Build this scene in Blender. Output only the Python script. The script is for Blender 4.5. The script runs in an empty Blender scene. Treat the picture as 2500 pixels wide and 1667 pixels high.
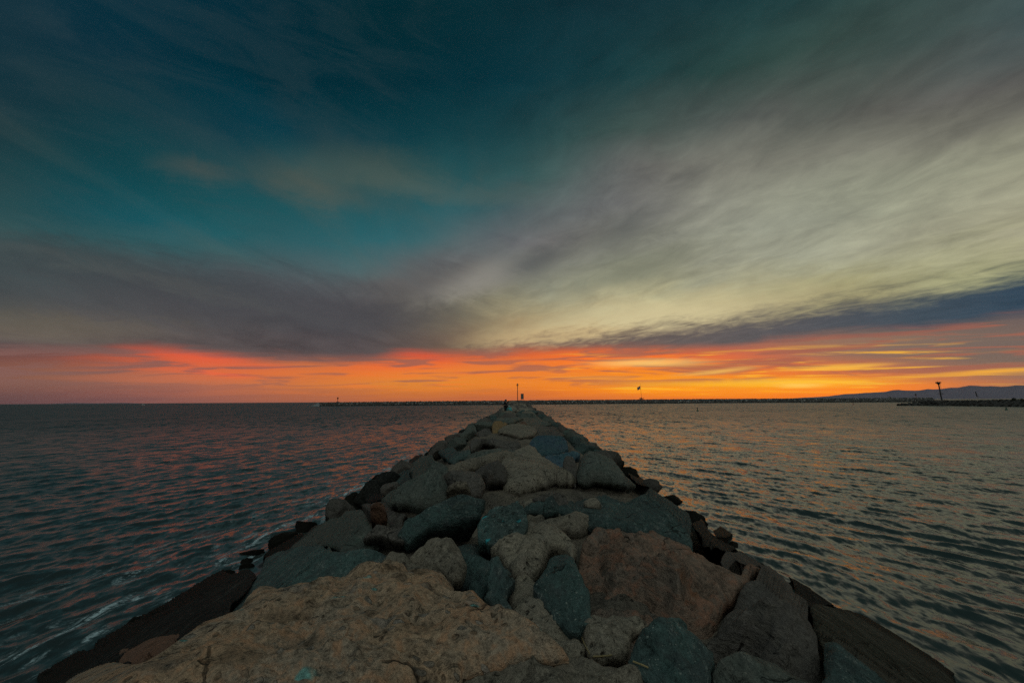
import bpy, bmesh, math, random
import numpy as np
from mathutils import Vector, Matrix, noise as mnoise
from mathutils.geometry import delaunay_2d_cdt

random.seed(7)
RNG = np.random.default_rng(7)
SC = bpy.context.scene
COL = SC.collection
rad = math.radians

# ------------------------------------------------------------------ camera
CAM_H = 4.0
PITCH, ROLL, FOC = rad(7.46), rad(0.33), 16.0
cam = bpy.data.cameras.new('camera')
cam.lens = FOC; cam.sensor_width = 36.0; cam.clip_start = 0.05; cam.clip_end = 60000
camo = bpy.data.objects.new('camera', cam); COL.objects.link(camo)
CAM_M = Matrix.Rotation(rad(90) + PITCH, 3, 'X') @ Matrix.Rotation(-ROLL, 3, 'Z')
camo.matrix_world = Matrix.Translation((0, 0, CAM_H)) @ CAM_M.to_4x4()
SC.camera = camo
SC.view_settings.view_transform = 'Standard'
SC.view_settings.look = 'None'
SC.view_settings.exposure = 0.0
SC.view_settings.gamma = 1.0
SC.view_settings.use_curve_mapping = False
SC.cycles.use_denoising = False
SC.cycles.max_bounces = 4
SC.cycles.diffuse_bounces = 2
SC.cycles.glossy_bounces = 2
SC.cycles.volume_bounces = 1
SC.cycles.sample_clamp_indirect = 3.0

FPX = FOC / 36.0 * 2500.0
CM = np.array(CAM_M)


def px_dir(u, v):
    """unit world direction(s) seen at photo pixel (2500 x 1667)"""
    u = np.asarray(u, float); v = np.asarray(v, float)
    d = np.stack([(u - 1250) / FPX, -(v - 833.5) / FPX, -np.ones_like(u)], -1)
    d = d @ CM.T
    return d / np.linalg.norm(d, axis=-1, keepdims=True)


def dir_px(d):
    c = np.asarray(d) @ CM
    return 1250 + FPX * c[..., 0] / -c[..., 2], 833.5 - FPX * c[..., 1] / -c[..., 2]


def at_z(u, v, z=0.0):
    d = px_dir(u, v); t = (z - CAM_H) / d[..., 2:3]
    return np.array([0, 0, CAM_H]) + d * t


def at_y(u, v, y):
    d = px_dir(u, v); t = y / d[..., 1:2]
    return np.array([0, 0, CAM_H]) + d * t


def lin(c):
    c = np.asarray(c, float) / 255.0
    return np.where(c <= 0.04045, c / 12.92, ((c + 0.055) / 1.055) ** 2.4)


# ------------------------------------------------------------------ node expressions
class X:
    """a float / vector / colour socket with arithmetic"""
    def __init__(s, nt, sock): s.nt, s.s = nt, sock
    def m(s, op, *a, clamp=False):
        n = s.nt.nodes.new('ShaderNodeMath'); n.operation = op; n.use_clamp = clamp
        put(s.nt, n.inputs[0], s)
        for i, q in enumerate(a): put(s.nt, n.inputs[i + 1], q)
        return X(s.nt, n.outputs[0])
    def __add__(s, o): return s.m('ADD', o)
    __radd__ = __add__
    def __sub__(s, o): return s.m('SUBTRACT', o)
    def __rsub__(s, o): return (s * -1.0) + o
    def __mul__(s, o): return s.m('MULTIPLY', o)
    __rmul__ = __mul__
    def __truediv__(s, o): return s.m('DIVIDE', o)
    def pow(s, o): return s.m('POWER', o)
    def clip(s): return s.m('ADD', 0.0, clamp=True)
    def step(s, lo, hi):
        n = s.nt.nodes.new('ShaderNodeMapRange'); n.interpolation_type = 'SMOOTHSTEP'
        put(s.nt, n.inputs['Value'], s); put(s.nt, n.inputs['From Min'], lo); put(s.nt, n.inputs['From Max'], hi)
        n.inputs['To Min'].default_value = 0.0; n.inputs['To Max'].default_value = 1.0
        return X(s.nt, n.outputs['Result'])
    def linstep(s, lo, hi):
        n = s.nt.nodes.new('ShaderNodeMapRange'); n.clamp = True
        put(s.nt, n.inputs['Value'], s); put(s.nt, n.inputs['From Min'], lo); put(s.nt, n.inputs['From Max'], hi)
        return X(s.nt, n.outputs['Result'])


def put(nt, inp, v):
    if isinstance(v, X): nt.links.new(v.s, inp)
    elif hasattr(v, '__len__'):
        v = list(map(float, v))
        inp.default_value = v if len(v) == len(inp.default_value) else (v + [1.0])[:len(inp.default_value)]
    else: inp.default_value = v


def xyz(nt, v):
    n = nt.nodes.new('ShaderNodeSeparateXYZ'); nt.links.new(v.s, n.inputs[0])
    return [X(nt, o) for o in n.outputs]


def vec(nt, a, b, c):
    n = nt.nodes.new('ShaderNodeCombineXYZ')
    for i, q in enumerate((a, b, c)): put(nt, n.inputs[i], q)
    return X(nt, n.outputs[0])


def vmath(nt, op, a, b=None):
    n = nt.nodes.new('ShaderNodeVectorMath'); n.operation = op
    put(nt, n.inputs[0], a)
    if b is not None:
        if op == 'SCALE': put(nt, n.inputs['Scale'], b)
        else: put(nt, n.inputs[1], b)
    return X(nt, n.outputs[0])


def noise(nt, v, scale, detail=3.0, rough=0.5, dist=0.0, colour=False):
    n = nt.nodes.new('ShaderNodeTexNoise')
    nt.links.new(v.s, n.inputs['Vector'])
    put(nt, n.inputs['Scale'], scale); n.inputs['Detail'].default_value = detail
    n.inputs['Roughness'].default_value = rough; n.inputs['Distortion'].default_value = dist
    return X(nt, n.outputs['Color' if colour else 'Fac'])


def voronoi(nt, v, scale, feature='F1', out='Distance', rand=1.0):
    n = nt.nodes.new('ShaderNodeTexVoronoi'); n.feature = feature
    nt.links.new(v.s, n.inputs['Vector']); n.inputs['Scale'].default_value = scale
    n.inputs['Randomness'].default_value = rand
    return X(nt, n.outputs[out])


def mixc(nt, f, a, b, blend='MIX'):
    n = nt.nodes.new('ShaderNodeMix'); n.data_type = 'RGBA'; n.blend_type = blend
    put(nt, n.inputs[0], f); put(nt, n.inputs[6], a); put(nt, n.inputs[7], b)
    return X(nt, n.outputs[2])


def ramp(nt, f, stops, interp='LINEAR'):
    n = nt.nodes.new('ShaderNodeValToRGB'); cr = n.color_ramp; cr.interpolation = interp
    nt.links.new(f.s, n.inputs[0])
    while len(cr.elements) < len(stops): cr.elements.new(0.5)
    for e, (p, c) in zip(cr.elements, stops):
        e.position = p
    for e, (p, c) in zip(cr.elements, stops):
        e.color = (float(c[0]), float(c[1]), float(c[2]), 1)
    return X(nt, n.outputs[0])


# ------------------------------------------------------------------ sky
world = bpy.data.worlds.new('World'); SC.world = world; world.use_nodes = True
K = 2500 / 2352.0      # sample coordinates below are read off a 2352 px wide view


def pq(d):
    d = np.asarray(d)
    return 2 * d[..., 0] / (1 + d[..., 1]), 2 * d[..., 2] / (1 + d[..., 1])


def pq_dir(P, Q):
    r = P * P + Q * Q; dy = (4 - r) / (4 + r)
    return np.stack([P * (1 + dy) / 2, dy, Q * (1 + dy) / 2], -1)


# cloud deck and clear sky above the glow: row -> (x, colour)
HIGH = {
 10: [(20,(20,48,60)),(300,(10,46,60)),(600,(4,41,54)),(900,(6,42,50)),(1176,(15,46,54)),(1400,(20,46,54)),(1700,(27,60,64)),(2000,(42,70,70)),(2340,(62,78,80))],
 100: [(20,(20,48,60)),(300,(10,46,60)),(600,(4,42,54)),(900,(5,41,50)),(1176,(12,46,54)),(1400,(22,52,58)),(1700,(38,66,64)),(2000,(58,74,70)),(2340,(80,82,78))],
 200: [(20,(28,52,60)),(300,(14,50,60)),(600,(4,46,58)),(900,(6,44,54)),(1176,(10,48,58)),(1400,(27,60,64)),(1700,(52,72,66)),(2000,(78,80,76)),(2340,(98,96,94))],
 300: [(20,(32,56,62)),(300,(18,62,70)),(600,(10,58,72)),(900,(12,56,66)),(1176,(26,62,68)),(1400,(56,76,72)),(1700,(92,91,88)),(2000,(108,108,100)),(2340,(126,126,110))],
 400: [(20,(34,66,70)),(300,(14,68,78)),(450,(36,74,76)),(600,(26,72,80)),(730,(46,80,80)),(900,(40,78,80)),(1100,(32,76,82)),(1200,(50,84,82)),(1400,(98,98,96)),(1600,(122,122,112)),(1800,(138,140,124)),(2000,(144,146,128)),(2340,(150,150,128))],
 500: [(20,(44,76,78)),(200,(24,78,88)),(450,(22,86,96)),(700,(32,84,92)),(900,(26,90,100)),(1050,(46,92,98)),(1200,(90,96,98)),(1400,(110,110,110)),(1600,(130,132,120)),(1800,(146,148,132)),(2000,(150,152,132)),(2340,(164,160,136))],
 560: [(20,(58,78,80)),(250,(50,88,92)),(500,(48,96,100)),(700,(66,94,98)),(900,(42,104,112)),(1000,(80,98,100)),(1176,(104,102,106)),(1400,(114,116,106)),(1600,(140,140,124)),(1800,(150,152,136)),(2050,(158,156,134)),(2340,(168,164,134))],
 620: [(20,(62,78,78)),(250,(66,80,82)),(500,(70,84,88)),(700,(78,88,92)),(850,(90,102,104)),(930,(90,90,92)),(1050,(114,114,114)),(1176,(112,114,108)),(1300,(130,132,118)),(1450,(126,128,110)),(1700,(158,156,134)),(2000,(166,164,134)),(2200,(156,154,120)),(2340,(150,150,112))],
 680: [(20,(70,78,78)),(250,(80,82,82)),(500,(78,80,84)),(700,(82,81,86)),(850,(84,82,85)),(980,(112,106,94)),(1100,(132,130,112)),(1300,(156,152,126)),(1500,(178,172,136)),(1650,(184,178,140)),(1900,(156,150,108)),(2340,(140,140,104))],
 740: [(20,(98,90,82)),(250,(92,86,82)),(500,(88,84,84)),(700,(79,77,80)),(850,(77,74,78)),(980,(108,97,84)),(1100,(150,136,104)),(1300,(188,172,132)),(1450,(202,186,142)),(1600,(186,170,128)),(1750,(150,136,102)),(2340,(130,120,100))],
 790: [(20,(92,82,82)),(300,(96,83,82)),(600,(92,80,80)),(850,(88,78,79)),(1000,(110,90,80)),(1100,(132,106,82)),(1220,(176,142,100)),(1350,(184,150,108)),(1450,(176,146,108)),(1700,(150,120,96)),(2340,(120,105,95))],
}
# the glow under the deck
LOW = {
 730: [(2100,(120,98,90)),(2340,(110,94,90))],
 775: [(1800,(150,104,86)),(1950,(154,116,92)),(2100,(132,108,94)),(2340,(118,100,92))],
 800: [(20,(118,82,80)),(380,(190,88,66)),(700,(130,88,80)),(930,(180,82,66)),(1176,(180,92,66)),(1450,(220,104,60)),(1700,(196,104,76)),(1900,(146,108,92)),(2340,(114,98,92))],
 818: [(20,(132,86,80)),(200,(142,86,78)),(380,(216,94,62)),(550,(194,96,70)),(700,(150,94,78)),(850,(150,90,76)),(930,(216,90,58)),(1050,(200,96,62)),(1176,(206,98,62)),(1300,(244,112,46)),(1450,(252,114,38)),(1600,(230,106,58)),(1750,(206,106,74)),(1900,(160,108,88)),(2050,(134,106,92)),(2340,(118,100,90))],
 840: [(20,(150,98,84)),(200,(156,97,80)),(400,(222,98,64)),(550,(214,104,66)),(700,(200,114,68)),(850,(222,106,60)),(950,(240,106,50)),(1100,(224,122,60)),(1250,(236,122,50)),(1400,(250,130,40)),(1600,(240,128,50)),(1750,(222,112,60)),(1925,(214,116,66)),(2050,(184,110,80)),(2200,(142,106,90)),(2340,(130,104,90))],
 860: [(20,(150,102,86)),(200,(160,104,86)),(400,(190,108,80)),(550,(216,104,64)),(700,(214,114,58)),(850,(228,118,52)),(1000,(226,131,56)),(1176,(236,128,46)),(1300,(228,120,56)),(1450,(246,138,34)),(1600,(240,138,50)),(1750,(244,124,44)),(1900,(222,116,62)),(2050,(204,112,70)),(2200,(170,110,84)),(2340,(150,108,86))],
 880: [(20,(146,98,86)),(200,(158,100,84)),(400,(184,106,78)),(550,(196,110,74)),(700,(204,115,64)),(850,(214,125,58)),(1000,(222,135,52)),(1176,(228,130,48)),(1300,(238,132,42)),(1450,(250,150,28)),(1600,(255,158,18)),(1750,(255,162,16)),(1950,(255,150,24)),(2100,(246,132,44)),(2250,(190,114,74)),(2340,(160,106,84))],
 900: [(20,(134,90,86)),(200,(142,90,84)),(400,(162,95,80)),(550,(176,101,76)),(700,(190,107,66)),(850,(204,113,56)),(1000,(212,120,52)),(1176,(214,113,48)),(1300,(232,121,43)),(1450,(248,138,34)),(1600,(253,146,26)),(1850,(252,140,28)),(1950,(252,130,38)),(2150,(226,118,56)),(2340,(170,100,76))],
 920: [(20,(112,78,82)),(200,(120,80,82)),(400,(138,87,80)),(550,(148,90,78)),(700,(158,93,74)),(850,(172,97,70)),(1000,(182,99,66)),(1176,(188,99,64)),(1300,(198,105,60)),(1450,(210,107,58)),(1600,(226,111,50)),(1750,(234,113,46)),(1900,(242,117,46)),(2340,(170,96,70))],
}


def table(samples):
    p = [(x * K, y * K, *lin(c)) for y, row in samples.items() for x, c in row]
    p = np.array(p)
    return p


def rbf(tab, sx, sy, smooth=0.02):
    A = tab[:, :2] / np.array([sx, sy]); F = np.log(tab[:, 2:] + 0.002)
    R = np.linalg.norm(A[:, None] - A[None], axis=-1)
    W = np.linalg.solve(R - smooth * np.eye(len(A)), F - F.mean(0))
    def ev(u, v):
        B = np.stack([u / sx, v / sy], -1)
        R2 = np.linalg.norm(B[:, None] - A[None], axis=-1)
        return np.clip(np.exp(R2 @ W + F.mean(0)) - 0.002, 0.0008, 3.0)
    return ev


ev_hi = rbf(table(HIGH), 300.0, 110.0)
for y_ in LOW: LOW[y_] = [(x, tuple(q * (0.86 + 0.14 * min(1, x / 420)) for q in c)) for x, c in LOW[y_]]     # the far left burns lower
ev_lo = rbf(table(LOW), 150.0, 22.0)
PMAX = 1.25


def grid_layer(nt, P, Q, ev, rows, vclip, ncol=30):
    cols = np.linspace(-PMAX, PMAX, ncol)
    f = (P + PMAX) * (0.5 / PMAX)
    out = None
    for i, q in enumerate(rows):
        u, v = dir_px(pq_dir(cols, np.full(ncol, q)))
        c = ev(np.clip(u, 10, 2490), np.clip(v, *vclip))
        r = ramp(nt, f, [((p + PMAX) / (2 * PMAX), k) for p, k in zip(cols, c)], 'B_SPLINE')
        out = r if out is None else mixc(nt, Q.linstep(rows[i - 1], q), out, r)
    return out


def curve_P(nt, P, pts):
    """piecewise smooth Q(P) through photo points given in 2352-space"""
    pts = np.array(pts, float) * K
    p, q = pq(px_dir(pts[:, 0], pts[:, 1]))
    n = nt.nodes.new('ShaderNodeFloatCurve'); cm = n.mapping; cu = cm.curves[0]
    cm.use_clip = False
    xs = (p + PMAX) / (2 * PMAX)
    while len(cu.points) < len(xs): cu.points.new(0.5, 0.5)
    for k, (a, b) in enumerate(sorted(zip(xs, q * 4))):
        cu.points[k].location = (float(a), float(b)); cu.points[k].handle_type = 'AUTO'
    cm.update()
    put(nt, n.inputs['Value'], ((P + PMAX) * (0.5 / PMAX)).clip())
    return X(nt, n.outputs[0]) * 0.25


HAZE = 0.000014          # density of the air box built at the end
AIR = (0.095, 0.062, 0.085)


def blob(nt, PQ, x, y, sx, sy, sl):
    p, q = pq(px_dir(x * K, y * K))
    n = nt.nodes.new('ShaderNodeMapping'); n.vector_type = 'TEXTURE'
    n.inputs['Location'].default_value = (float(p), float(q), 0); n.inputs['Rotation'].default_value = (0, 0, math.atan(sl)); n.inputs['Scale'].default_value = (sx * K / FPX * 2.0, sy * K / FPX * 2.0, 1)
    nt.links.new(PQ.s, n.inputs[0])
    l = nt.nodes.new('ShaderNodeVectorMath'); l.operation = 'LENGTH'; nt.links.new(n.outputs[0], l.inputs[0])
    return X(nt, l.outputs['Value']).step(1.0, 0.0)


def build_sky():
    nt = world.node_tree; nt.nodes.clear()
    tc = nt.nodes.new('ShaderNodeTexCoord'); D = X(nt, tc.outputs['Generated'])
    dx, dy, dz0 = xyz(nt, D)
    dz = dz0.m('MAXIMUM', 0.0005)
    den = (dy + 1.0).m('MAXIMUM', 0.02)
    P0 = dx * 2.0 / den; Q0 = dz * 2.0 / den
    # cloud-deck coordinates: bands run away from the viewer and meet at the horizon
    ca, sa = math.cos(rad(-5)), math.sin(rad(-5))
    inv = (dz + 0.10)
    cx = (dx * ca + dy * sa) / inv; cy = (dy * ca - dx * sa) / inv
    deck = vec(nt, cx, cy * 0.22, 0.0)
    cb, sb = math.cos(rad(-30)), math.sin(rad(-30))
    bx = (dx * cb - dy * sb) / inv; by = (dy * cb + dx * sb) / inv
    deck2 = vec(nt, bx, by * 0.44, 3.7)
    hz = vec(nt, P0 * 2.4, Q0 * 52.0 + P0 * 0.5, 0.0)
    hz2 = vec(nt, P0 * 3.4 + Q0 * 5.0, Q0 * 46.0 - P0 * 1.2, 9.0)
    n1 = noise(nt, deck, 1.3, 4.0, 0.55, 0.4) - 0.5
    rt = P0.step(-0.30, 0.20); lf = 1.0 - rt
    deck3 = vec(nt, cx, cy * 0.34, 3.7)
    n1b = (noise(nt, deck2, 2.6, 5.0, 0.6, 0.8) - 0.5) * rt + (noise(nt, deck3, 1.7, 4.0, 0.5, 0.8) - 0.5) * lf
    n2 = (noise(nt, deck2, 5.5, 5.0, 0.62, 0.9) - 0.5) * rt + (noise(nt, deck3, 4.0, 4.0, 0.5, 0.9) - 0.5) * lf
    nh = noise(nt, hz, 2.2, 5.0, 0.58, 0.5) - 0.5
    nh2 = noise(nt, hz2, 1.6, 4.0, 0.55, 0.6) - 0.5
    up = Q0.step(0.03, 0.35)
    # upper layers, looked up with wind-drawn warping
    Pw = P0 + (n1 * 0.16 + n1b * 0.14) * (up * 0.9 + 0.1)
    Qw = Q0 + (n1 * 0.10 + n1b * 0.12 + n2 * 0.03) * (up * 0.85 + 0.15)
    hi = grid_layer(nt, Pw, Qw, ev_hi, [0.10, 0.13, 0.16, 0.19, 0.22, 0.26, 0.30, 0.35, 0.41, 0.48, 0.56, 0.66, 0.78, 0.95], (8, 792 * K))
    right = P0.step(-0.25, 0.25)
    n3 = noise(nt, vec(nt, bx, by * 0.55, 1.3), 6.5, 5.0, 0.66, 1.0) - 0.5
    n4 = noise(nt, vec(nt, P0 * 1.9 - Q0 * 0.8, Q0 * 7.0 + P0 * 1.7, 7.3), 1.9, 6.0, 0.62, 0.9) - 0.5
    bank = (1.0 - right) * Q0.step(0.05, 0.12) * (1.0 - Q0.step(0.22, 0.42))
    n5 = noise(nt, vec(nt, P0 * 1.3 + Q0 * 0.4, Q0 * 2.6 - P0 * 0.9, 4.4), 4.6, 6.0, 0.60, 0.7) - 0.5
    det = (n2 * 0.48 + n1b * 0.40 + n3 * 0.75 + n5 * 0.75) * (right * 0.75 + 0.12) * Q0.step(0.05, 0.16) + n4 * bank * 1.2 + n4 * (1.0 - right) * 0.26
    hi = mixc(nt, 1.0, hi, vec(nt, det + 1.0, det + 1.0, det * 0.92 + 1.0), 'MULTIPLY')
    smoke = (n4 + n1 * 0.6).step(-0.02, 0.20) * (1.0 - P0.step(-0.35, 0.05)) * Q0.step(0.16, 0.36) * (1.0 - Q0.step(0.75, 1.1))
    hi = mixc(nt, smoke * 0.20, hi, lin((52, 66, 70)))
    # thin warm wisps over the teal
    wis = (noise(nt, deck3, 1.6, 4.0, 0.5, 0.6)).step(0.50, 0.74) * Q0.step(0.2, 0.34) * (1.0 - Q0.step(0.5, 0.85)) * (1.0 - P0.step(-0.1, 0.2))
    hi = mixc(nt, wis * 0.30, hi, lin((84, 90, 82)))
    PQh = vec(nt, P0 + n4 * 0.10 + n3 * 0.05, Q0 + n4 * 0.07 + n3 * 0.05, 0.0)
    PQl = vec(nt, P0 + nh2 * 0.12, Q0 + nh * 0.008, 0.0)
    for (x, y, sx, sy, sl, a, c) in ((455, 395, 60, 22, 0.0, 0.20, (96, 88, 76)), (720, 428, 90, 30, -0.25, 0.27, (92, 90, 78)), (900, 392, 120, 34, -0.15, 0.20, (84, 90, 78)), (1000, 430, 200, 20, -0.12, 0.18, (90, 100, 92)), (480, 690, 420, 60, -0.05, 0.45, (70, 70, 75)), (180, 600, 260, 30, -0.15, 0.30, (58, 66, 70)), (330, 640, 300, 14, -0.20, 0.10, (104, 104, 98)), (130, 752, 140, 24, 0.0, 0.25, (110, 100, 84)),
                                   (1090, 650, 90, 26, 0.3, 0.30, (150, 146, 140)), (1230, 600, 70, 22, 0.45, 0.45, (84, 86, 86)), (1440, 520, 70, 26, 0.5, 0.35, (92, 94, 92)), (980, 640, 70, 40, 0.4, 0.35, (84, 82, 84)), (860, 720, 160, 30, 0.0, 0.35, (74, 72, 76)), (1480, 738, 260, 36, 0.13, 0.60, (208, 194, 150)), (1300, 775, 150, 20, 0.05, 0.45, (200, 172, 124)), (1450, 620, 120, 20, 0.3, 0.35, (118, 120, 104))):
        hi = mixc(nt, blob(nt, PQh, x, y, sx, sy, sl) * min(a * 1.6, 0.85), hi, lin(c))
    # glow
    lo = grid_layer(nt, P0 + nh2 * 0.14, Q0 + nh * 0.012 + nh2 * 0.012, ev_lo,
                    [0.004, 0.016, 0.028, 0.040, 0.052, 0.064, 0.076, 0.088, 0.10, 0.115, 0.14, 0.18, 0.22], (705 * K, 920 * K))
    glow = P0.step(-0.75, 0.25) * (1.0 - P0.step(0.72, 0.98)) * (1.0 - Q0.step(0.085, 0.12)) * Q0.step(0.004, 0.03)
    st = nh.step(0.01, 0.15) * glow
    lo = mixc(nt, st * 0.75, lo, mixc(nt, P0.step(-0.1, 0.3), lin((246, 118, 48)), lin((255, 186, 50))))
    sd = (0.0 - nh2).step(-0.03, 0.09) * (Q0.step(0.012, 0.045))
    lo = mixc(nt, sd * 0.8 * Q0.step(0.0, 0.06), lo, mixc(nt, P0.step(-0.6, 0.1), lin((132, 92, 86)), lin((162, 98, 80))))
    for (x, y, sx, sy, sl, a, c) in ((1485, 833, 95, 7, 0.00, 0.85, (250, 196, 110)), (1640, 853, 60, 4.5, -0.10, 0.7, (250, 190, 90)),
                                 (1925, 843, 70, 4.5, -0.03, 0.8, (255, 190, 70)), (2290, 853, 110, 4.0, -0.05, 0.8, (250, 176, 56)),
                                 (1800, 878, 130, 7, 0.0, 0.8, (255, 196, 60)), (1830, 886, 40, 4, 0.0, 0.7, (255, 214, 110)), (1640, 884, 160, 5, 0.03, .6, (255, 180, 40)),
                                 (1390, 868, 90, 4, 0.03, .5, (255, 160, 50)), (960, 812, 60, 9, .2, .5, (240, 84, 50)), (470, 820, 110, 9, .12, .5, (236, 90, 60)), (500, 858, 50, 4, .1, .5, (250, 100, 60))):
        lo = mixc(nt, blob(nt, PQl, x, y, sx, sy, -sl) * a, lo, lin(c))
    # edges of the decks
    edge = curve_P(nt, P0, [(-60, 804), (0, 806), (200, 806), (340, 800), (480, 812), (700, 827), (830, 828), (930, 812), (1050, 816), (1200, 803), (1350, 803), (1500, 804),
                            (1650, 800), (1800, 782), (2000, 766), (2180, 752), (2352, 724), (2420, 715)])
    wob = n1b * 0.020 + nh * 0.016 + n4 * 0.022
    m_hi = (Q0 + wob - edge).step(-0.014, 0.020)
    top = curve_P(nt, P0, [(-60, 830), (400, 850), (900, 850), (1120, 806), (1300, 787), (1450, 771), (1600, 752), (1750, 734), (1900, 712), (2050, 694), (2180, 672), (2260, 655), (2352, 636), (2420, 628)])
    wob2 = n1b * 0.030 + n2 * 0.045 + n3 * 0.055
    m_band = (Q0 + wob2 + n5 * 0.03 - top).step(-0.020, 0.034)
    band = ramp(nt, ((P0 + PMAX) * (0.5 / PMAX)), [(0.0, lin((100, 84, 82))), (0.5, lin((120, 96, 86))), (0.62, lin((104, 92, 88))), (0.72, lin((90, 87, 90))), (0.80, lin((68, 78, 88))), (0.88, lin((48, 68, 86))), (1, lin((46, 66, 84)))])
    bd = n2 * 0.35 + n3 * 0.55 + 1.0
    band = mixc(nt, 1.0, band, vec(nt, bd, bd, bd), 'MULTIPLY')
    hi2 = mixc(nt, m_band, band, hi)
    front = mixc(nt, m_hi, lo, hi2)
    # seen through the haze below, so the glow itself is brighter
    Tr = ((dz.m('MAXIMUM', 0.004).m('POWER', -1.0) * 580.0).m('MINIMUM', (dy.m('MAXIMUM', 0.05)).m('POWER', -1.0) * 14800.0) * -HAZE).m('EXPONENT')
    air = vec(nt, (1.0 - Tr) * AIR[0], (1.0 - Tr) * AIR[1], (1.0 - Tr) * AIR[2])
    front = vmath(nt, 'SCALE', vmath(nt, 'MAXIMUM', vmath(nt, 'SUBTRACT', front, air), (0.0004, 0.0004, 0.0004)), Tr.m('POWER', -1.0))
    # unseen sky behind and above the viewer, brightened to light the stones
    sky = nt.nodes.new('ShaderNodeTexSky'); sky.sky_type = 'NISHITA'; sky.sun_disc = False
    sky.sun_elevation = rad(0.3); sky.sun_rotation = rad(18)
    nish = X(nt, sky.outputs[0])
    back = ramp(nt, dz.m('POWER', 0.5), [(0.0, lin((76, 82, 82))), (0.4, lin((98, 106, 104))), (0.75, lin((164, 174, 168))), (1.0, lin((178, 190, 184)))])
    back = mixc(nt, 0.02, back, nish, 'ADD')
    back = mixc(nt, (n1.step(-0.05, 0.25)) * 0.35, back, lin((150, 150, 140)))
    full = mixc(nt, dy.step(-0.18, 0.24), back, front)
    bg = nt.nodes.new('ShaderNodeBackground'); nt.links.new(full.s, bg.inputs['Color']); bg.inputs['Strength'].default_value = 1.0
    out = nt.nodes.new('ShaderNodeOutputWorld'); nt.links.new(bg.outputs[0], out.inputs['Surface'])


build_sky()
#@@SETTING
# ------------------------------------------------------------------ helpers: noise, meshes, tags
def _hash(ix, iy, iz, seed):
    h = (ix * 374761393 + iy * 668265263 + iz * 2147483647 + seed * 974634777) & 0xFFFFFFFF
    h = ((h ^ (h >> 13)) * 1274126177) & 0xFFFFFFFF
    h = (h ^ (h >> 16)) & 0xFFFFFF
    return h / 0xFFFFFF


def vnoise(p, seed=0):
    p = np.asarray(p, float); i = np.floor(p).astype(np.int64); f = p - i
    f = f * f * f * (f * (f * 6 - 15) + 10)
    out = 0
    for a in (0, 1):
        for b in (0, 1):
            for c in (0, 1):
                w = (f[:, 0] if a else 1 - f[:, 0]) * (f[:, 1] if b else 1 - f[:, 1]) * (f[:, 2] if c else 1 - f[:, 2])
                out = out + w * _hash(i[:, 0] + a, i[:, 1] + b, i[:, 2] + c, seed)
    return out * 2 - 1


def fbm(p, octaves=4, gain=0.5, seed=0):
    s, a, t = 0, 1.0, 0; q = np.array(p, float)
    for k in range(octaves):
        s = s + a * vnoise(q, seed + k); t += a; a *= gain; q = q * 2.03 + 17.3
    return s / t


def ridged(p, octaves=4, seed=0):
    s, a, t = 0, 1.0, 0; q = np.array(p, float)
    for k in range(octaves):
        s = s + a * (1 - np.abs(vnoise(q, seed + k)) * 2); t += a; a *= 0.5; q = q * 2.1 + 5.1
    return s / t


def sstep(x, a, b):
    t = np.clip((x - a) / (b - a), 0, 1); return t * t * (3 - 2 * t)


def link(name, me, mat=None, parent=None, loc=None):
    o = bpy.data.objects.new(name, me); COL.objects.link(o)
    if mat is not None and not me.materials: me.materials.append(mat)
    if loc is not None: o.location = loc
    if parent is not None: o.parent = parent
    return o


def np_mesh(name, V, F, smooth=True):
    """V (n,3), F list/array of faces (all the same size if array)"""
    me = bpy.data.meshes.new(name)
    V = np.asarray(V, np.float32)
    if isinstance(F, np.ndarray):
        k = F.shape[1]; n = len(F)
        me.vertices.add(len(V)); me.vertices.foreach_set('co', V.ravel())
        me.loops.add(n * k); me.loops.foreach_set('vertex_index', F.astype(np.int32).ravel())
        me.polygons.add(n); me.polygons.foreach_set('loop_start', np.arange(0, n * k, k, dtype=np.int32))
        me.update(calc_edges=True); me.validate()
    else:
        me.from_pydata([tuple(map(float, v)) for v in V], [], F); me.update()
    if smooth: me.polygons.foreach_set('use_smooth', np.ones(len(me.polygons), bool))
    return me


def tag(o, label=None, cat=None, group=None, kind=None):
    if label: o['label'] = label
    if cat: o['category'] = cat
    if group: o['group'] = group
    if kind: o['kind'] = kind
    return o


def thing(name, loc, label, cat, group=None, rz=0.0):
    o = bpy.data.objects.new(name, None); COL.objects.link(o)
    o.location = loc; o.rotation_euler = (0, 0, rz); o.empty_display_size = 0.3
    return tag(o, label, cat, group)


def bm_obj(name, bm, mat, parent=None, loc=None, smooth=False, bevel=0.0):
    bmesh.ops.recalc_face_normals(bm, faces=bm.faces)
    me = bpy.data.meshes.new(name); bm.to_mesh(me); bm.free()
    if smooth: me.polygons.foreach_set('use_smooth', np.ones(len(me.polygons), bool))
    o = link(name, me, mat, parent, loc)
    if bevel:
        b = o.modifiers.new('bevel', 'BEVEL'); b.width = bevel; b.segments = 2
    return o


def box(bm, c, s, rot=None):
    M = Matrix.Translation(c) @ (rot.to_4x4() if rot else Matrix.Identity(4)) @ Matrix.Diagonal((s[0], s[1], s[2], 1))
    return bmesh.ops.create_cube(bm, size=1.0, matrix=M)


def rod(bm, a, b, r1, r2=None, seg=12):
    a, b = Vector(a), Vector(b); d = b - a
    M = Matrix.Translation((a + b) / 2) @ d.to_track_quat('Z', 'Y').to_matrix().to_4x4()
    return bmesh.ops.create_cone(bm, cap_ends=True, segments=seg, radius1=r1, radius2=r1 if r2 is None else r2, depth=d.length, matrix=M)


def ball(bm, c, r, sc=(1, 1, 1), sub=2):
    return bmesh.ops.create_icosphere(bm, subdivisions=sub, radius=r, matrix=Matrix.Translation(c) @ Matrix.Diagonal((*sc, 1)))


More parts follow.
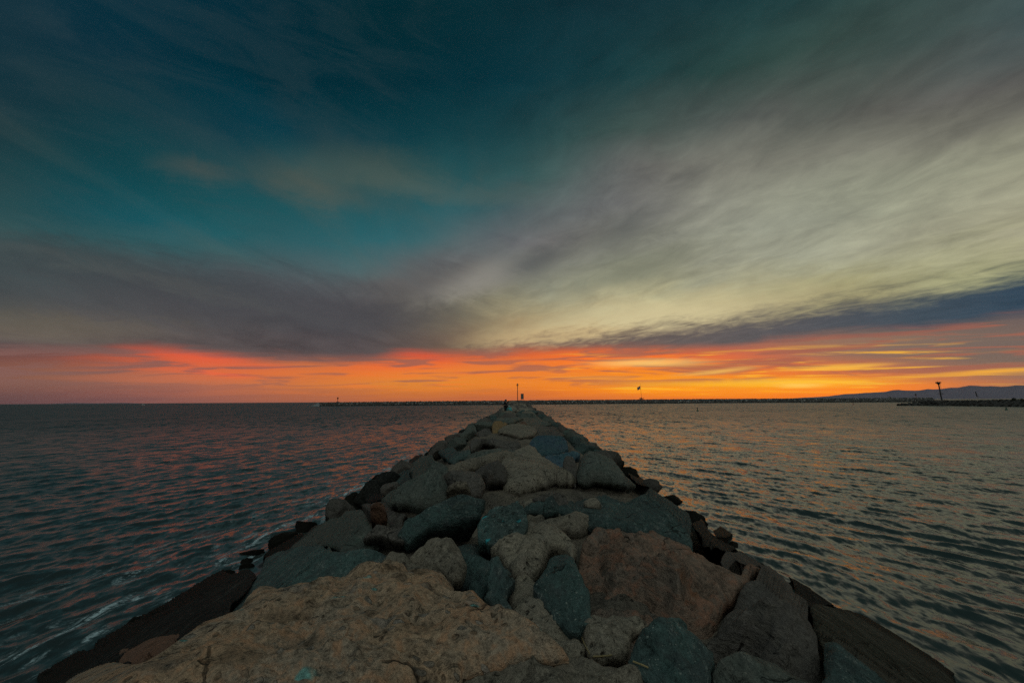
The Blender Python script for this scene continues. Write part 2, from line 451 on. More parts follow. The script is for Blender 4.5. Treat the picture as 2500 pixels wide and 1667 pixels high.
# ------------------------------------------------------------------ materials
def new_mat(name):
    m = bpy.data.materials.new(name); m.use_nodes = True; nt = m.node_tree; nt.nodes.clear()
    b = nt.nodes.new('ShaderNodeBsdfPrincipled'); o = nt.nodes.new('ShaderNodeOutputMaterial')
    nt.links.new(b.outputs[0], o.inputs[0])
    return m, nt, b


def coords(nt):
    tc = nt.nodes.new('ShaderNodeTexCoord'); oi = nt.nodes.new('ShaderNodeObjectInfo')
    v = X(nt, tc.outputs['Object'])
    off = vmath(nt, 'SCALE', X(nt, oi.outputs['Location']), 3.7)
    return vmath(nt, 'ADD', v, off), X(nt, oi.outputs['Random'])


def bump(nt, h, strength, dist, prev=None):
    n = nt.nodes.new('ShaderNodeBump'); n.inputs['Strength'].default_value = strength; n.inputs['Distance'].default_value = dist
    put(nt, n.inputs['Height'], h)
    if prev is not None: nt.links.new(prev.s, n.inputs['Normal'])
    return X(nt, n.outputs[0])


def plain(name, c, rough=0.6, metal=0.0, var=0.25):
    m, nt, b = new_mat(name); v, _ = coords(nt)
    n = noise(nt, v, 6.0, 4.0, 0.6)
    f = (n - 0.5) * (2 * var) + 1.0
    put(nt, b.inputs['Base Color'], mixc(nt, 1.0, (*c, 1), vec(nt, f, f, f), 'MULTIPLY'))
    put(nt, b.inputs['Roughness'], (n * 0.3 + (rough - 0.15)))
    b.inputs['Metallic'].default_value = metal
    put(nt, b.inputs['Normal'], bump(nt, noise(nt, v, 30.0, 3.0), 0.15, 0.01))
    return m


K_ALB = 1.75      # dry stone


def stone(name, c1, c2, c3, spec=0.12, speck=None, speck_n=0.0, stain=None, stain_n=0.0, pit=0.0, grain=1.0, rough=0.82, stria=0.0, vary=0.15, pebbles=None):
    c1, c2, c3 = [tuple(q * K_ALB for q in c) for c in (c1, c2, c3)]
    m, nt, b = new_mat(name)
    v, rnd = coords(nt)
    geo = nt.nodes.new('ShaderNodeNewGeometry'); wp = X(nt, geo.outputs['Position']); wz = xyz(nt, wp)[2]
    if stria:   # foliated stone: stretch the pattern along one axis
        mp = nt.nodes.new('ShaderNodeMapping'); mp.inputs['Rotation'].default_value = (0.5, 0.3, 0.7); mp.inputs['Scale'].default_value = (1.0, 0.28, 1.5)
        nt.links.new(v.s, mp.inputs[0]); vs = X(nt, mp.outputs[0])
    else: vs = v
    big = noise(nt, vs, 1.7, 5.0, 0.6, 0.6)
    mid = noise(nt, vs, 6.0, 6.0, 0.65, 0.8)
    fine = noise(nt, vs, 38.0, 4.0, 0.7)
    m14 = noise(nt, vs, 15.0, 4.0, 0.66, 0.5)
    vfine = noise(nt, v, 120.0, 2.0, 0.6)
    c = mixc(nt, big.step(0.36, 0.64), (*c1, 1), (*c2, 1))
    c = mixc(nt, (mid * 0.6 + m14 * 0.4).step(0.46, 0.60) * 0.8, c, (*c3, 1))
    peb_h = None
    if pebbles:
        wv = vmath(nt, 'ADD', v, vmath(nt, 'SCALE', noise(nt, v, 5.0, 3.0, 0.5, 0.0, True), 0.13))
        mp2 = nt.nodes.new('ShaderNodeMapping'); mp2.inputs['Rotation'].default_value = (0, 0, 0.5); mp2.inputs['Scale'].default_value = (0.75, 1.5, 1.0); nt.links.new(wv.s, mp2.inputs[0]); wv = X(nt, mp2.outputs[0])
        for sc, th, mk, tq, sf in ((3.1, 0.50, 0.50, 1.1, 0.35), (6.5, 0.62, 0.36, 0.80, 0.72), (15.0, 0.62, 0.36, 0.86, 0.8)):
            n = nt.nodes.new('ShaderNodeTexVoronoi'); nt.links.new(wv.s, n.inputs['Vector']); n.inputs['Scale'].default_value = sc
            ds = X(nt, n.outputs['Distance']); cc = X(nt, n.outputs['Color']); r, g, bb = xyz(nt, cc)
            mask = r.step(th, th + 0.1) * (1.0 - ds.step(mk * sf, mk * 1.1))
            pc = mixc(nt, g.step(0.0, 1.0), (*pebbles[0], 1), (*pebbles[1], 1))
            pc = mixc(nt, bb.step(tq + 0.06, tq + 0.08), pc, (*pebbles[2], 1))
            pm = mixc(nt, 1.0, pc, vec(nt, mid * 0.8 + 0.6, mid * 0.8 + 0.6, mid * 0.8 + 0.6), 'MULTIPLY')
            c = mixc(nt, mask * 0.8, c, pm)
            peb_h = mask if peb_h is None else peb_h + mask
    val = (m14 - 0.5) * (2.4 * grain) + (fine - 0.5) * (1.8 * grain) + (vfine - 0.5) * (1.2 * grain) + (mid - 0.5) * 1.9 + 1.0
    val = val.m('MAXIMUM', 0.18)
    val = val * ((rnd - 0.5) * (2 * vary) + 1.0)
    c = mixc(nt, 1.0, c, vec(nt, val, val, val), 'MULTIPLY')
    if stain is not None:
        sm = noise(nt, v, 1.15, 4.0, 0.6, 1.2).step(0.68 - stain_n * 0.3, 0.80 - stain_n * 0.2) * mid.step(0.30, 0.62)
        c = mixc(nt, sm * 0.75, c, (*stain, 1))
    if speck is not None:
        sp = voronoi(nt, v, 26.0); spc = voronoi(nt, v, 26.0, 'F1', 'Color'); r = xyz(nt, spc)[0]
        sk = (1.0 - sp.step(0.10, 0.26)) * r.step(1.0 - speck_n, 1.0 - speck_n + 0.02)
        sp2 = voronoi(nt, v, 75.0); r2 = xyz(nt, voronoi(nt, v, 75.0, 'F1', 'Color'))[0]
        sk2 = (1.0 - sp2.step(0.12, 0.3)) * r2.step(1.0 - speck_n * 1.2, 1.0 - speck_n * 1.2 + 0.02)
        c = mixc(nt, (sk + sk2).clip() * 0.8, c, (*speck, 1))
    if stria:
        vn = noise(nt, vs, 3.6, 5.0, 0.6, 1.4); vein = (1.0 - ((vn - 0.5).m('ABSOLUTE')).step(0.0, 0.022)) * m14.step(0.45, 0.62)
        c = mixc(nt, vein * 0.45, c, (*(speck or (0.2, 0.2, 0.18)), 1))
    h = mid * 0.6 + m14 * 0.5 + fine * 0.4 + vfine * 0.14
    cr = voronoi(nt, vmath(nt, 'ADD', v, vmath(nt, 'SCALE', noise(nt, v, 3.0, 3.0, 0.5, 0.0, True), 0.5)), 1.6, 'DISTANCE_TO_EDGE')
    crack = (1.0 - cr.step(0.0, 0.020)) * noise(nt, v, 2.2, 2.0).step(0.57, 0.66)
    h = h - crack * 0.8
    c = mixc(nt, crack * 0.6, c, (0.012, 0.011, 0.010, 1))
    if pit:
        pv = voronoi(nt, vmath(nt, 'ADD', v, vmath(nt, 'SCALE', noise(nt, v, 14.0, 2.0, 0.5, 0.0, True), 0.05)), 15.0)
        hole = (1.0 - pv.step(0.08, 0.30)) * noise(nt, v, 2.6, 3.0).step(0.44, 0.60)
        h = h - hole * pit
        c = mixc(nt, hole * 0.55, c, (0.03, 0.025, 0.02, 1))
    if peb_h is not None: h = h + peb_h * 0.22
    # weed and wet below the tide mark
    wet = 1.0 - (wz + (noise(nt, wp, 0.9, 4.0) - 0.5) * 0.9).step(0.45, 1.15)
    c = mixc(nt, wet * 0.90, c, mixc(nt, mid, (0.005, 0.0055, 0.0045, 1), (0.017, 0.015, 0.010, 1)))
    put(nt, b.inputs['Base Color'], c)
    put(nt, b.inputs['Roughness'], ((fine - 0.5) * 0.3 + rough) - wet * 0.12)
    b.inputs['Specular IOR Level'].default_value = spec
    put(nt, b.inputs['Normal'], bump(nt, h, 1.0, 0.06))
    return m


MAT = {}
MAT['slab'] = stone('conglomerate', (0.225, 0.155, 0.100), (0.185, 0.146, 0.108), (0.160, 0.086, 0.048), pit=0.5, grain=1.0,
                    pebbles=((0.185, 0.175, 0.155), (0.175, 0.115, 0.070), (0.10, 0.30, 0.28)))
MAT['tan'] = stone('tan_concrete', (0.150, 0.130, 0.099), (0.115, 0.102, 0.081), (0.070, 0.060, 0.048), pit=1.0, grain=1.1, stain=(0.10, 0.075, 0.05), stain_n=0.4)
MAT['teal'] = stone('dark_teal_stone', (0.028, 0.040, 0.039), (0.038, 0.064, 0.060), (0.018, 0.022, 0.022), speck=(0.26, 0.29, 0.26), speck_n=0.14, grain=0.9, stria=1,
                    stain=(0.17, 0.155, 0.105), stain_n=0.15)
MAT['streak'] = stone('streaked_teal_stone', (0.036, 0.050, 0.047), (0.040, 0.075, 0.072), (0.022, 0.028, 0.027), speck=(0.26, 0.29, 0.26), speck_n=0.16, stria=1,
                       stain=(0.24, 0.24, 0.19), stain_n=0.55, pebbles=((0.03, 0.05, 0.05), (0.04, 0.05, 0.045), (0.03, 0.30, 0.34)))
MAT['bluestone'] = stone('blue_stone', (0.030, 0.055, 0.075), (0.028, 0.062, 0.068), (0.022, 0.036, 0.042), speck=(0.16, 0.18, 0.18), speck_n=0.06, stria=1)
MAT['grey'] = stone('grey_green_stone', (0.062, 0.066, 0.056), (0.050, 0.060, 0.053), (0.032, 0.034, 0.030), speck=(0.20, 0.20, 0.17), speck_n=0.07, stria=1,
                    stain=(0.055, 0.125, 0.10), stain_n=0.35)
MAT['brown'] = stone('red_brown_stone', (0.116, 0.079, 0.058), (0.092, 0.074, 0.060), (0.098, 0.047, 0.030), speck=(0.22, 0.19, 0.16), speck_n=0.05, stria=1, grain=0.9,
                     stain=(0.16, 0.07, 0.03), stain_n=0.3)
MAT['dull'] = stone('brown_grey_stone', (0.052, 0.048, 0.042), (0.068, 0.060, 0.052), (0.030, 0.027, 0.025), speck=(0.2, 0.18, 0.16), speck_n=0.05, stria=1, grain=1.0,
                    stain=(0.11, 0.05, 0.022), stain_n=0.2)
MAT['black'] = stone('black_wet_stone', spec=0.06, stria=1, c1=(0.009, 0.0098, 0.009), c2=(0.0125, 0.0125, 0.011), c3=(0.005, 0.0055, 0.005), speck=(0.14, 0.14, 0.125), speck_n=0.10, rough=0.75, grain=1.6)
MAT['olive'] = stone('weedy_slab_stone', (0.024, 0.025, 0.019), (0.046, 0.044, 0.035), (0.012, 0.012, 0.010), spec=0.06, rough=0.8, stria=1, grain=1.7, speck=(0.16, 0.155, 0.13), speck_n=0.10)
MAT['ochre'] = stone('ochre_stone', (0.16, 0.105, 0.045), (0.12, 0.08, 0.045), (0.09, 0.055, 0.03), grain=0.8)
MAT['rust'] = stone('rust_stone', (0.105, 0.054, 0.034), (0.085, 0.052, 0.036), (0.058, 0.034, 0.026), grain=0.8, pit=0.3)


# ------------------------------------------------------------------ the jetty's ideal section
AX = math.tan(rad(0.77))
Y_END = 141.0


def axis_x(y): return AX * y


def profile(x, y):
    dxa = x - axis_x(y); a = np.abs(dxa)
    run = np.where(dxa < 0, 5.3, 4.6)
    end = sstep(y, 118, 132) * 1.15                      # the mound rises under the light at its end
    crest = 2.66 + end
    t = np.clip((a - 1.9) / run, 0, 3); t = np.where(t < 1, t ** 0.93, t)
    z = crest - 0.02 * np.minimum(a, 1.9) ** 2 - t * crest - np.maximum(t - 1, 0) * 0.6
    over = np.maximum(y - (Y_END - 3.5), 0)
    return z - over * 0.75 - 0.0 * a


_TS = np.concatenate([np.geomspace(0.9, 40, 420), np.linspace(40.3, 200, 260)])


def hit_profile(u, v, dz=0.0):
    """first point of the jetty section (raised by dz) met by the sight line through a photo pixel"""
    d = px_dir(u, v); dz = np.broadcast_to(np.asarray(dz, float), d.shape[:1]); out = np.zeros_like(d)
    for s0 in range(0, len(d), 3000):
        e = d[s0:s0 + 3000]; h = dz[s0:s0 + 3000, None]
        f = lambda t: CAM_H + t * e[:, 2:3] - np.maximum(profile(t * e[:, 0:1], t * e[:, 1:2]) + h, -0.03)
        g = f(_TS[None]) <= 0
        k = np.where(g.any(1), g.argmax(1), len(_TS) - 1)
        hi = _TS[k][:, None]; lo = _TS[np.maximum(k - 1, 0)][:, None]
        for _ in range(16):
            mid = (lo + hi) / 2; up = f(mid) > 0
            lo = np.where(up, mid, lo); hi = np.where(up, hi, mid)
        out[s0:s0 + 3000] = np.array([0, 0, CAM_H]) + hi * e
    return out


def profile_normal(x, y):
    w = 0.5
    gx = (profile(x + w, y) - profile(x - w, y)) / (2 * w); gy = (profile(x, y + w) - profile(x, y - w)) / (2 * w)
    n = np.stack([-gx, -gy, np.ones_like(x)], -1)
    return n / np.linalg.norm(n, axis=-1, keepdims=True)


# ------------------------------------------------------------------ water
def build_water():
    m, nt, b = new_mat('sea_water')
    geo = nt.nodes.new('ShaderNodeNewGeometry'); wp = X(nt, geo.outputs['Position']); px, py, pz = xyz(nt, wp)
    dist = (px * px + py * py).m('SQRT')
    side = px.step(-4.0, 4.0)

    def rip(ang, sc, st, det, seed):
        mp = nt.nodes.new('ShaderNodeMapping'); mp.inputs['Rotation'].default_value = (0, 0, ang); mp.inputs['Scale'].default_value = (sc, sc * st, 1); mp.inputs['Location'].default_value = (seed, seed, 0)
        nt.links.new(wp.s, mp.inputs[0])
        n = nt.nodes.new('ShaderNodeTexNoise'); nt.links.new(mp.outputs[0], n.inputs['Vector']); n.inputs['Scale'].default_value = 1.0
        n.inputs['Detail'].default_value = det; n.inputs['Roughness'].default_value = 0.6; n.inputs['Distortion'].default_value = 0.3
        cc = xyz(nt, X(nt, n.outputs['Color']))
        return cc[0] - 0.5, cc[1] - 0.5
    aR, aL = -math.atan2(0.59, 0.80), -math.atan2(-0.424, 0.905)
    f1 = rip(aR, 1.3, 0.35, 3.0, 0.0); f1l = rip(aL, 1.3, 0.35, 3.0, 5.0)
    f2 = rip(aR * 1.3, 5.5, 0.45, 3.0, 9.0)
    f3 = rip(0.2, 0.16, 0.30, 4.0, 2.0)        # gusts and swell, far out
    far = dist.step(10.0, 150.0); near = 1.0 - dist.step(30.0, 160.0)
    gust = noise(nt, vec(nt, px * 0.02, py * 0.008, 0.0), 1.0, 3.0, 0.5) * 1.0 + 0.5
    a1 = (far * 1.75 + 0.26) * gust
    sxn = f1[0] * side + f1l[0] * (1.0 - side); syn = f1[1] * side + f1l[1] * (1.0 - side)
    sx = sxn * a1 * 0.8 + f2[0] * 0.75 + f3[0] * far * 0.16
    sy = syn * a1 * 1.25 + f2[1] * 0.75 + f3[1] * far * 0.95
    N = X(nt, geo.outputs['Normal'])
    nrm = vmath(nt, 'NORMALIZE', vmath(nt, 'ADD', N, vec(nt, sx, sy, 0.0)))
    put(nt, b.inputs['Normal'], nrm)
    # foam where the swell breaks on the stones of the seaward side
    ax = px - py * AX
    strip = (1.0 - (ax + 9.3).m('ABSOLUTE').step(0.4, 3.2)) * (1.0 - py.step(20.0, 55.0))
    mp = nt.nodes.new('ShaderNodeMapping'); mp.inputs['Rotation'].default_value = (0, 0, aL); mp.inputs['Scale'].default_value = (1.7, 0.5, 1); nt.links.new(wp.s, mp.inputs[0])
    fn = noise(nt, X(nt, mp.outputs[0]), 1.0, 6.0, 0.68, 1.5); fl = noise(nt, wp, 7.0, 4.0, 0.7, 1.0)
    lace = 1.0 - (voronoi(nt, vmath(nt, 'ADD', wp, vmath(nt, 'SCALE', noise(nt, wp, 4.0, 3.0, 0.6, 0.0, True), 0.5)), 3.5, 'DISTANCE_TO_EDGE')).step(0.0, 0.10)
    foam = (fn.step(0.56, 0.68) * fl.step(0.42, 0.66) * 0.7 + fn.step(0.52, 0.66) * lace * 0.5) * strip * 0.7
    tight = (1.0 - (ax + 7.5).m('ABSOLUTE').step(0.2, 1.5)) * (1.0 - py.step(30.0, 60.0))
    foam = (foam + tight * 0.7 * fn.step(0.51, 0.64) * fl.step(0.38, 0.56)).clip()
    put(nt, b.inputs['Base Color'], mixc(nt, foam, (0.030, 0.042, 0.040, 1), (0.50, 0.64, 0.68, 1)))
    put(nt, b.inputs['Roughness'], dist.step(8.0, 140.0) * 0.17 + 0.14 + (1.0 - side) * 0.05 + foam * 0.5)
    b.inputs['IOR'].default_value = 1.38
    # polar sheet, fine in front, reaching the horizon
    r = [2.6]
    while r[-1] < 120: r.append(r[-1] * 1.0058)
    while r[-1] < 400: r.append(r[-1] * 1.016)
    while r[-1] < 42000: r.append(r[-1] * 1.12)
    r = np.array(r)
    th = np.concatenate([np.linspace(-rad(64), rad(64), 720, endpoint=False), np.linspace(rad(64), rad(296), 90, endpoint=False)])
    T, R = np.meshgrid(th, r)
    x = R * np.sin(T); y = R * np.cos(T)
    drr = np.gradient(r)[:, None] * np.ones_like(T); dth = R * np.where(np.abs(T) < rad(64), rad(128) / 720, rad(232) / 90)
    sp = np.maximum(drr, dth)
    zz = np.zeros_like(x); hx = np.zeros_like(x); hy = np.zeros_like(x)
    w = sstep(x, -4, 4); lee = 0.55 + 0.45 * sstep(np.abs(x - axis_x(y)), 6.0, 11.0)
    rr = np.random.default_rng(3)
    near_rows = int(np.searchsorted(r, 420))
    sl = slice(0, near_rows)
    for k in range(84):
        lam = 0.14 * (3.6 / 0.14) ** ((k + rr.random()) / 84)
        spread = rad(11 + 26 * (1 - min(lam / 1.6, 1)))
        amp = 0.0047 * lam ** (0.92 if lam < 0.8 else 0.25) * rr.uniform(0.5, 1.4)
        ph1, ph2, dA, dB = rr.uniform(0, 6.28), rr.uniform(0, 6.28), rr.normal() * spread, rr.normal() * spread
        kk = 2 * math.pi / lam
        wt = sstep(lam, 2.2 * sp[sl], 4.5 * sp[sl]) * lee[sl] * amp
        for a0, ph, ww in ((math.atan2(0.59, 0.80) + dA, ph1, w[sl] * 1.05), (math.atan2(-0.424, 0.905) + dB, ph2, (1 - w[sl]) * 1.0)):
            cx, cy = math.cos(a0), math.sin(a0)
            f = kk * (x[sl] * cx + y[sl] * cy) + ph
            q = wt * ww
            zz[sl] += q * np.cos(f); hx[sl] -= q * 0.75 * cx * np.sin(f); hy[sl] -= q * 0.75 * cy * np.sin(f)
    V = np.stack([x + hx, y + hy, zz], -1).reshape(-1, 3)
    nr, na = x.shape
    i = np.arange(nr - 1)[:, None] * na; j = np.arange(na)[None]; jn = (j + 1) % na
    F = np.stack([i + j, i + na + j, i + na + jn, i + jn], -1).reshape(-1, 4)[:, ::-1]
    c0 = len(V); V = np.vstack([V, [[0, 0, -0.2]]])
    o = link('water', np_mesh('water', V, F), m)
    tag(o, kind='structure', label='dark rippled sea around the rock jetty')


build_water()


# ------------------------------------------------------------------ jetty core (packed rubble and grout under the boulders)
def build_core():
    ys = [-7.0]
    while ys[-1] < Y_END + 6: ys.append(ys[-1] + max(0.055, 0.012 * abs(ys[-1])))
    ys = np.array(ys); a = np.concatenate([np.linspace(-10, -2.6, 60, endpoint=False), np.linspace(-2.6, 2.6, 96, endpoint=False), np.linspace(2.6, 10, 60)])
    A, Y = np.meshgrid(a, ys)
    x = A + axis_x(Y); z = profile(x, Y) - 0.26 + 0.11 * sstep(Y, 16.0, 30.0)
    p = np.stack([x, Y, z], -1).reshape(-1, 3)
    n = fbm(p * 0.9, 4, 0.5, 3).reshape(x.shape) * 0.08 + fbm(p * 3.3, 4, 0.55, 9).reshape(x.shape) * 0.06 + ridged(p * 1.7, 3, 5).reshape(x.shape) * 0.03
    fl = sstep(np.abs(A), 1.8, 3.2)
    z = z + n * (1 + fl * 0.8) - fl * 0.25
    V = np.stack([x, Y, z], -1).reshape(-1, 3); nr, na = x.shape
    i = np.arange(nr - 1)[:, None] * na; j = np.arange(na - 1)[None]
    F = np.stack([i + j, i + j + 1, i + na + j + 1, i + na + j], -1).reshape(-1, 4)
    me = np_mesh('ground', V, F)
    o = link('ground', me, stone('grout_and_rubble', (0.100, 0.084, 0.064), (0.074, 0.064, 0.052), (0.042, 0.036, 0.030), pit=0.8, stain=(0.04, 0.034, 0.028), stain_n=0.5))
    tag(o, kind='structure', label='grey tan grout and rubble between the jetty boulders')


build_core()

# ------------------------------------------------------------------ boulders traced one by one
CROPS = {'1': (0, 1250, 2.6133), '2': (800, 1250, 2.6133), '3': (1600, 1250, 2.6133), '4': (700, 1000, 3.92), '5': (1200, 1000, 3.36), '6': (1100, 900, 5.88), 'd': (0, 0, 0.9408), 'p': (0, 0, 1.0)}
TRACED = []


def T(*parts):
    out = []
    for k, pts in parts:
        ox, oy, s = CROPS[k]
        out += [(ox + a / s, oy + b / s) for a, b in pts]
    return np.array(out)


def resample(poly, step):
    """closed Catmull-Rom through poly, sampled every step px"""
    n = len(poly); out = []
    for i in range(n):
        p0, p1, p2, p3 = poly[i - 1], poly[i], poly[(i + 1) % n], poly[(i + 2) % n]
        k = max(2, int(np.linalg.norm(p2 - p1) / step))
        for t in np.arange(k) / k:
            c = 0.5 * (2 * p1 + (p2 - p0) * t + (2 * p0 - 5 * p1 + 4 * p2 - p3) * t * t + (3 * p1 - p0 - 3 * p2 + p3) * t ** 3)
            l = p1 + (p2 - p1) * t
            out.append(c * 0.30 + l * 0.70)
    return np.array(out)


def inside(poly, pts):
    x, y = pts[:, 0], pts[:, 1]; r = np.zeros(len(pts), bool); n = len(poly)
    for i in range(n):
        (x1, y1), (x2, y2) = poly[i], poly[(i + 1) % n]
        if y1 == y2: continue
        c = ((y1 > y) != (y2 > y)) & (x < (x2 - x1) * (y - y1) / (y2 - y1) + x1)
        r ^= c
    return r


def seg_dist(P, L):
    A = L; B = np.roll(L, -1, 0); D = B - A; dd = (D ** 2).sum(1) + 1e-12
    out = np.empty(len(P))
    for s in range(0, len(P), 4000):
        q = P[s:s + 4000, None] - A[None]
        t = np.clip((q * D).sum(-1) / dd, 0, 1)
        out[s:s + 4000] = np.sqrt((((q - t[..., None] * D) ** 2).sum(-1)).min(1))
    return out


def boulder(poly, mat, label, off=0.0, tilt=0.0, bulge=0.12, facet=0, rough=1.0, step=None, seed=None, cat='boulder', name='boulder', group='boulders of the rock jetty', jag=1.0):
    seed = len(TRACED) * 13 + 5 if seed is None else seed
    off += 0.0 if mat == 'tan' else 0.05; tilt *= 0.7; bulge *= 0.72 if facet else 0.7; rough *= 1.5 if mat == 'tan' else 1.0
    TRACED.append(poly)
    rg = np.random.default_rng(seed)
    ext = poly.max(0) - poly.min(0)
    st = step or max(1.5, min(4.2, math.sqrt(ext[0] * ext[1]) / 40))
    B = resample(poly, st * 1.1)
    q = np.c_[B / (ext.mean() * 0.16), np.full(len(B), seed)]
    jit = np.stack([fbm(q, 3, 0.6, seed), fbm(q + 50, 3, 0.6, seed + 1)], -1)
    q2 = np.c_[B / 9.0, np.full(len(B), seed)]
    B = B + jit * min(0.060 * ext.min(), 9.0) * jag + np.stack([vnoise(q2, seed), vnoise(q2 + 31, seed)], -1) * min(0.014 * ext.min(), 1.6)
    # the face follows the jetty section, its far side lifted so that it leans toward the viewer
    H = hit_profile(B[:, 0], B[:, 1])
    dep = np.ptp(H[:, 1]); v_lo, v_hi = B[:, 1].max(), B[:, 1].min()
    size = min(math.sqrt(np.ptp(H[:, 0]) * dep), 2.2)
    def lift(uv):
        t = np.clip((v_lo - uv[:, 1]) / (v_lo - v_hi), 0, 1)
        return hit_profile(uv[:, 0], uv[:, 1], off + tilt * min(dep, 1.3) * (t - 0.25) - 0.35 * bulge * size)
    x0, y0 = B.min(0); x1, y1 = B.max(0)
    gx, gy = np.meshgrid(np.arange(x0, x1, st), np.arange(y0, y1, st * 0.85))
    gx[1::2] += st / 2
    G = np.c_[gx.ravel(), gy.ravel()] + rg.uniform(-0.2, 0.2, (gx.size, 2)) * st
    G = G[inside(B, G)]
    G = G[seg_dist(G, B) > st * 0.55]
    pts = np.vstack([B, G]); nb = len(B)
    cen = pts.mean(0); sc = 1.0 / st
    V2, E2, F2, OV, _, _ = delaunay_2d_cdt([Vector(((a - cen[0]) * sc, (b - cen[1]) * sc)) for a, b in pts],
                                            [(i, (i + 1) % nb) for i in range(nb)], [], 1, 1e-5)
    UV = np.array([(a.x / sc + cen[0], a.y / sc + cen[1]) for a in V2])
    bidx = {}
    for i, os_ in enumerate(OV):
        for k in os_:
            if k < nb: bidx[k] = i
    W = lift(UV); BW = lift(B)
    n = profile_normal(W[:, 0], W[:, 1])
    p2, b2 = W[:, :2], BW[:, :2]
    d = seg_dist(p2, b2); R = d.max()
    s = np.clip(d / min(R, 0.20 * size), 0, 1)
    hgt = bulge * size * (1 - (1 - s) ** 3.0)
    if facet:
        top = np.full(len(p2), 1e9)
        cc = b2.mean(0); ex = np.ptp(b2, axis=0)
        for k in range(facet + 2):
            g = rg.normal(size=2) * 0.26; o2 = cc + rg.normal(size=2) * ex * 0.22
            top = np.minimum(top, bulge * size * rg.uniform(0.65, 1.05) + (p2 - o2) @ g)
        top = np.maximum(top, -0.10 * size)
        k_ = 0.022 * size
        hh = np.clip(0.5 + 0.5 * (top - hgt) / k_, 0, 1)
        hgt = top * (1 - hh) + hgt * hh - k_ * hh * (1 - hh)
    vd = W - np.array([0, 0, CAM_H]); ln = np.linalg.norm(vd, axis=1)
    spc = st * ln / FPX / np.clip(np.abs((vd * n).sum(1)) / ln, 0.04, 1)
    fade = lambda lam: sstep(lam / spc, 1.6, 4.5)
    # broken-stone facets: random tilted chips
    nc = int(np.clip(np.ptp(b2[:, 0]) * np.ptp(b2[:, 1]) / (0.21 * size) ** 2, 10, 110))
    C = b2.min(0) + rg.random((nc, 2)) * np.ptp(b2, axis=0); gr = rg.normal(size=(nc, 2)) * (0.42 if facet else 0.26); ho = rg.normal(size=nc) * 0.018 * size
    chip = np.empty(len(p2))
    wp_ = p2 + np.stack([fbm(W * 3.0, 3, 0.5, seed + 21), fbm(W * 3.0 + 9, 3, 0.5, seed + 22)], -1) * 0.10 * size
    for s0 in range(0, len(p2), 3000):
        q = wp_[s0:s0 + 3000, None] - C[None]; dd = (q ** 2).sum(-1)
        wgt = np.exp(-(np.sqrt(dd) - np.sqrt(dd.min(1, keepdims=True))) / (0.018 * size))
        chip[s0:s0 + 3000] = (((q * gr).sum(-1) + ho) * wgt).sum(1) / wgt.sum(1)
    hgt = hgt + chip * (0.95 if facet else 0.5) * min(rough, 2.0) * fade(0.11 * size)
    rim = sstep(d, 0, 0.10 * size)
    amp = rough * min(size, 1.6)
    hgt = hgt + (fbm(W * 1.6 / max(size, 0.5) + seed, 3, 0.5, seed) * 0.060 * amp + fbm(W * 5.0, 3, 0.6, seed + 3) * 0.060 * amp * fade(0.20) + (ridged(W * 6.0, 3, seed + 7) - 0.3) * 0.040 * amp * fade(0.16)
                 + fbm(W * 20.0, 3, 0.62, seed + 9) * 0.017 * min(1.8, rough) * fade(0.05)) * (0.25 + 0.75 * rim)
    hgt = hgt - 0.028 * size * np.exp(-d / (0.014 * size + 0.005))
    # stones seen along their surface keep a lower relief
    clear = ((np.array([0, 0, CAM_H]) - W) * n).sum(1)
    hgt = hgt * np.clip(clear / 1.15, 0.12, 1.0)
    V = W + n * hgt[:, None]
    loop = [bidx[k] for k in range(nb) if k in bidx]
    L = V[loop]; cw = L.mean(0)
    V = list(map(tuple, V)); F = [tuple(f) for f in F2]
    prev = loop
    # the hidden body runs on behind the visible face and narrows into the mound
    ray = L - np.array([0, 0, CAM_H]); ray /= np.linalg.norm(ray, axis=1, keepdims=True)
    body = max(0.30, min(size, 1.3)) * 0.75
    lip = 0.12 * min(size, 1.2) * float(np.clip(np.median(clear) - 0.45, 0, 1))
    for k, (fk, fi) in enumerate(((0.05, 0.0), (0.16, 0.02), (0.34, 0.10), (0.60, 0.26), (0.85, 0.50))):
        wob = fbm(L * 3.0 + k * 9, 3, 0.5, seed)[:, None] * 0.03 * size * fk
        ring = L + ray * (fk * body) + np.array([0, 0, -1.0]) * (fk * fk * body * 0.5 + lip * (0.45, 0.9, 1.0, 1.0, 1.0)[k])
        cc_ = ring.mean(0); ring = ring + (cc_ - ring) * fi + (ring - cc_) * wob
        b0 = len(V); V += list(map(tuple, ring)); cur = list(range(b0, b0 + len(loop)))
        F += [(prev[i], prev[(i + 1) % len(loop)], cur[(i + 1) % len(loop)], cur[i]) for i in range(len(loop))]
        prev = cur
    cw = ring.mean(0); lo_z = cw[2]
    V.append((cw[0], cw[1], lo_z)); ci = len(V) - 1
    F += [(prev[i], prev[(i + 1) % len(loop)], ci) for i in range(len(loop))]
    org = np.array([cw[0], cw[1], lo_z])
    me = bpy.data.meshes.new(name); me.from_pydata([tuple(np.array(v) - org) for v in V], [], F)
    bm = bmesh.new(); bm.from_mesh(me); bmesh.ops.recalc_face_normals(bm, faces=bm.faces); bm.to_mesh(me); bm.free()
    me.polygons.foreach_set('use_smooth', np.ones(len(me.polygons), bool)); me.update()
    o = link(name, me, MAT[mat], None, org)
    tag(o, label, cat, group)
    return o


G = 'boulders of the rock jetty'
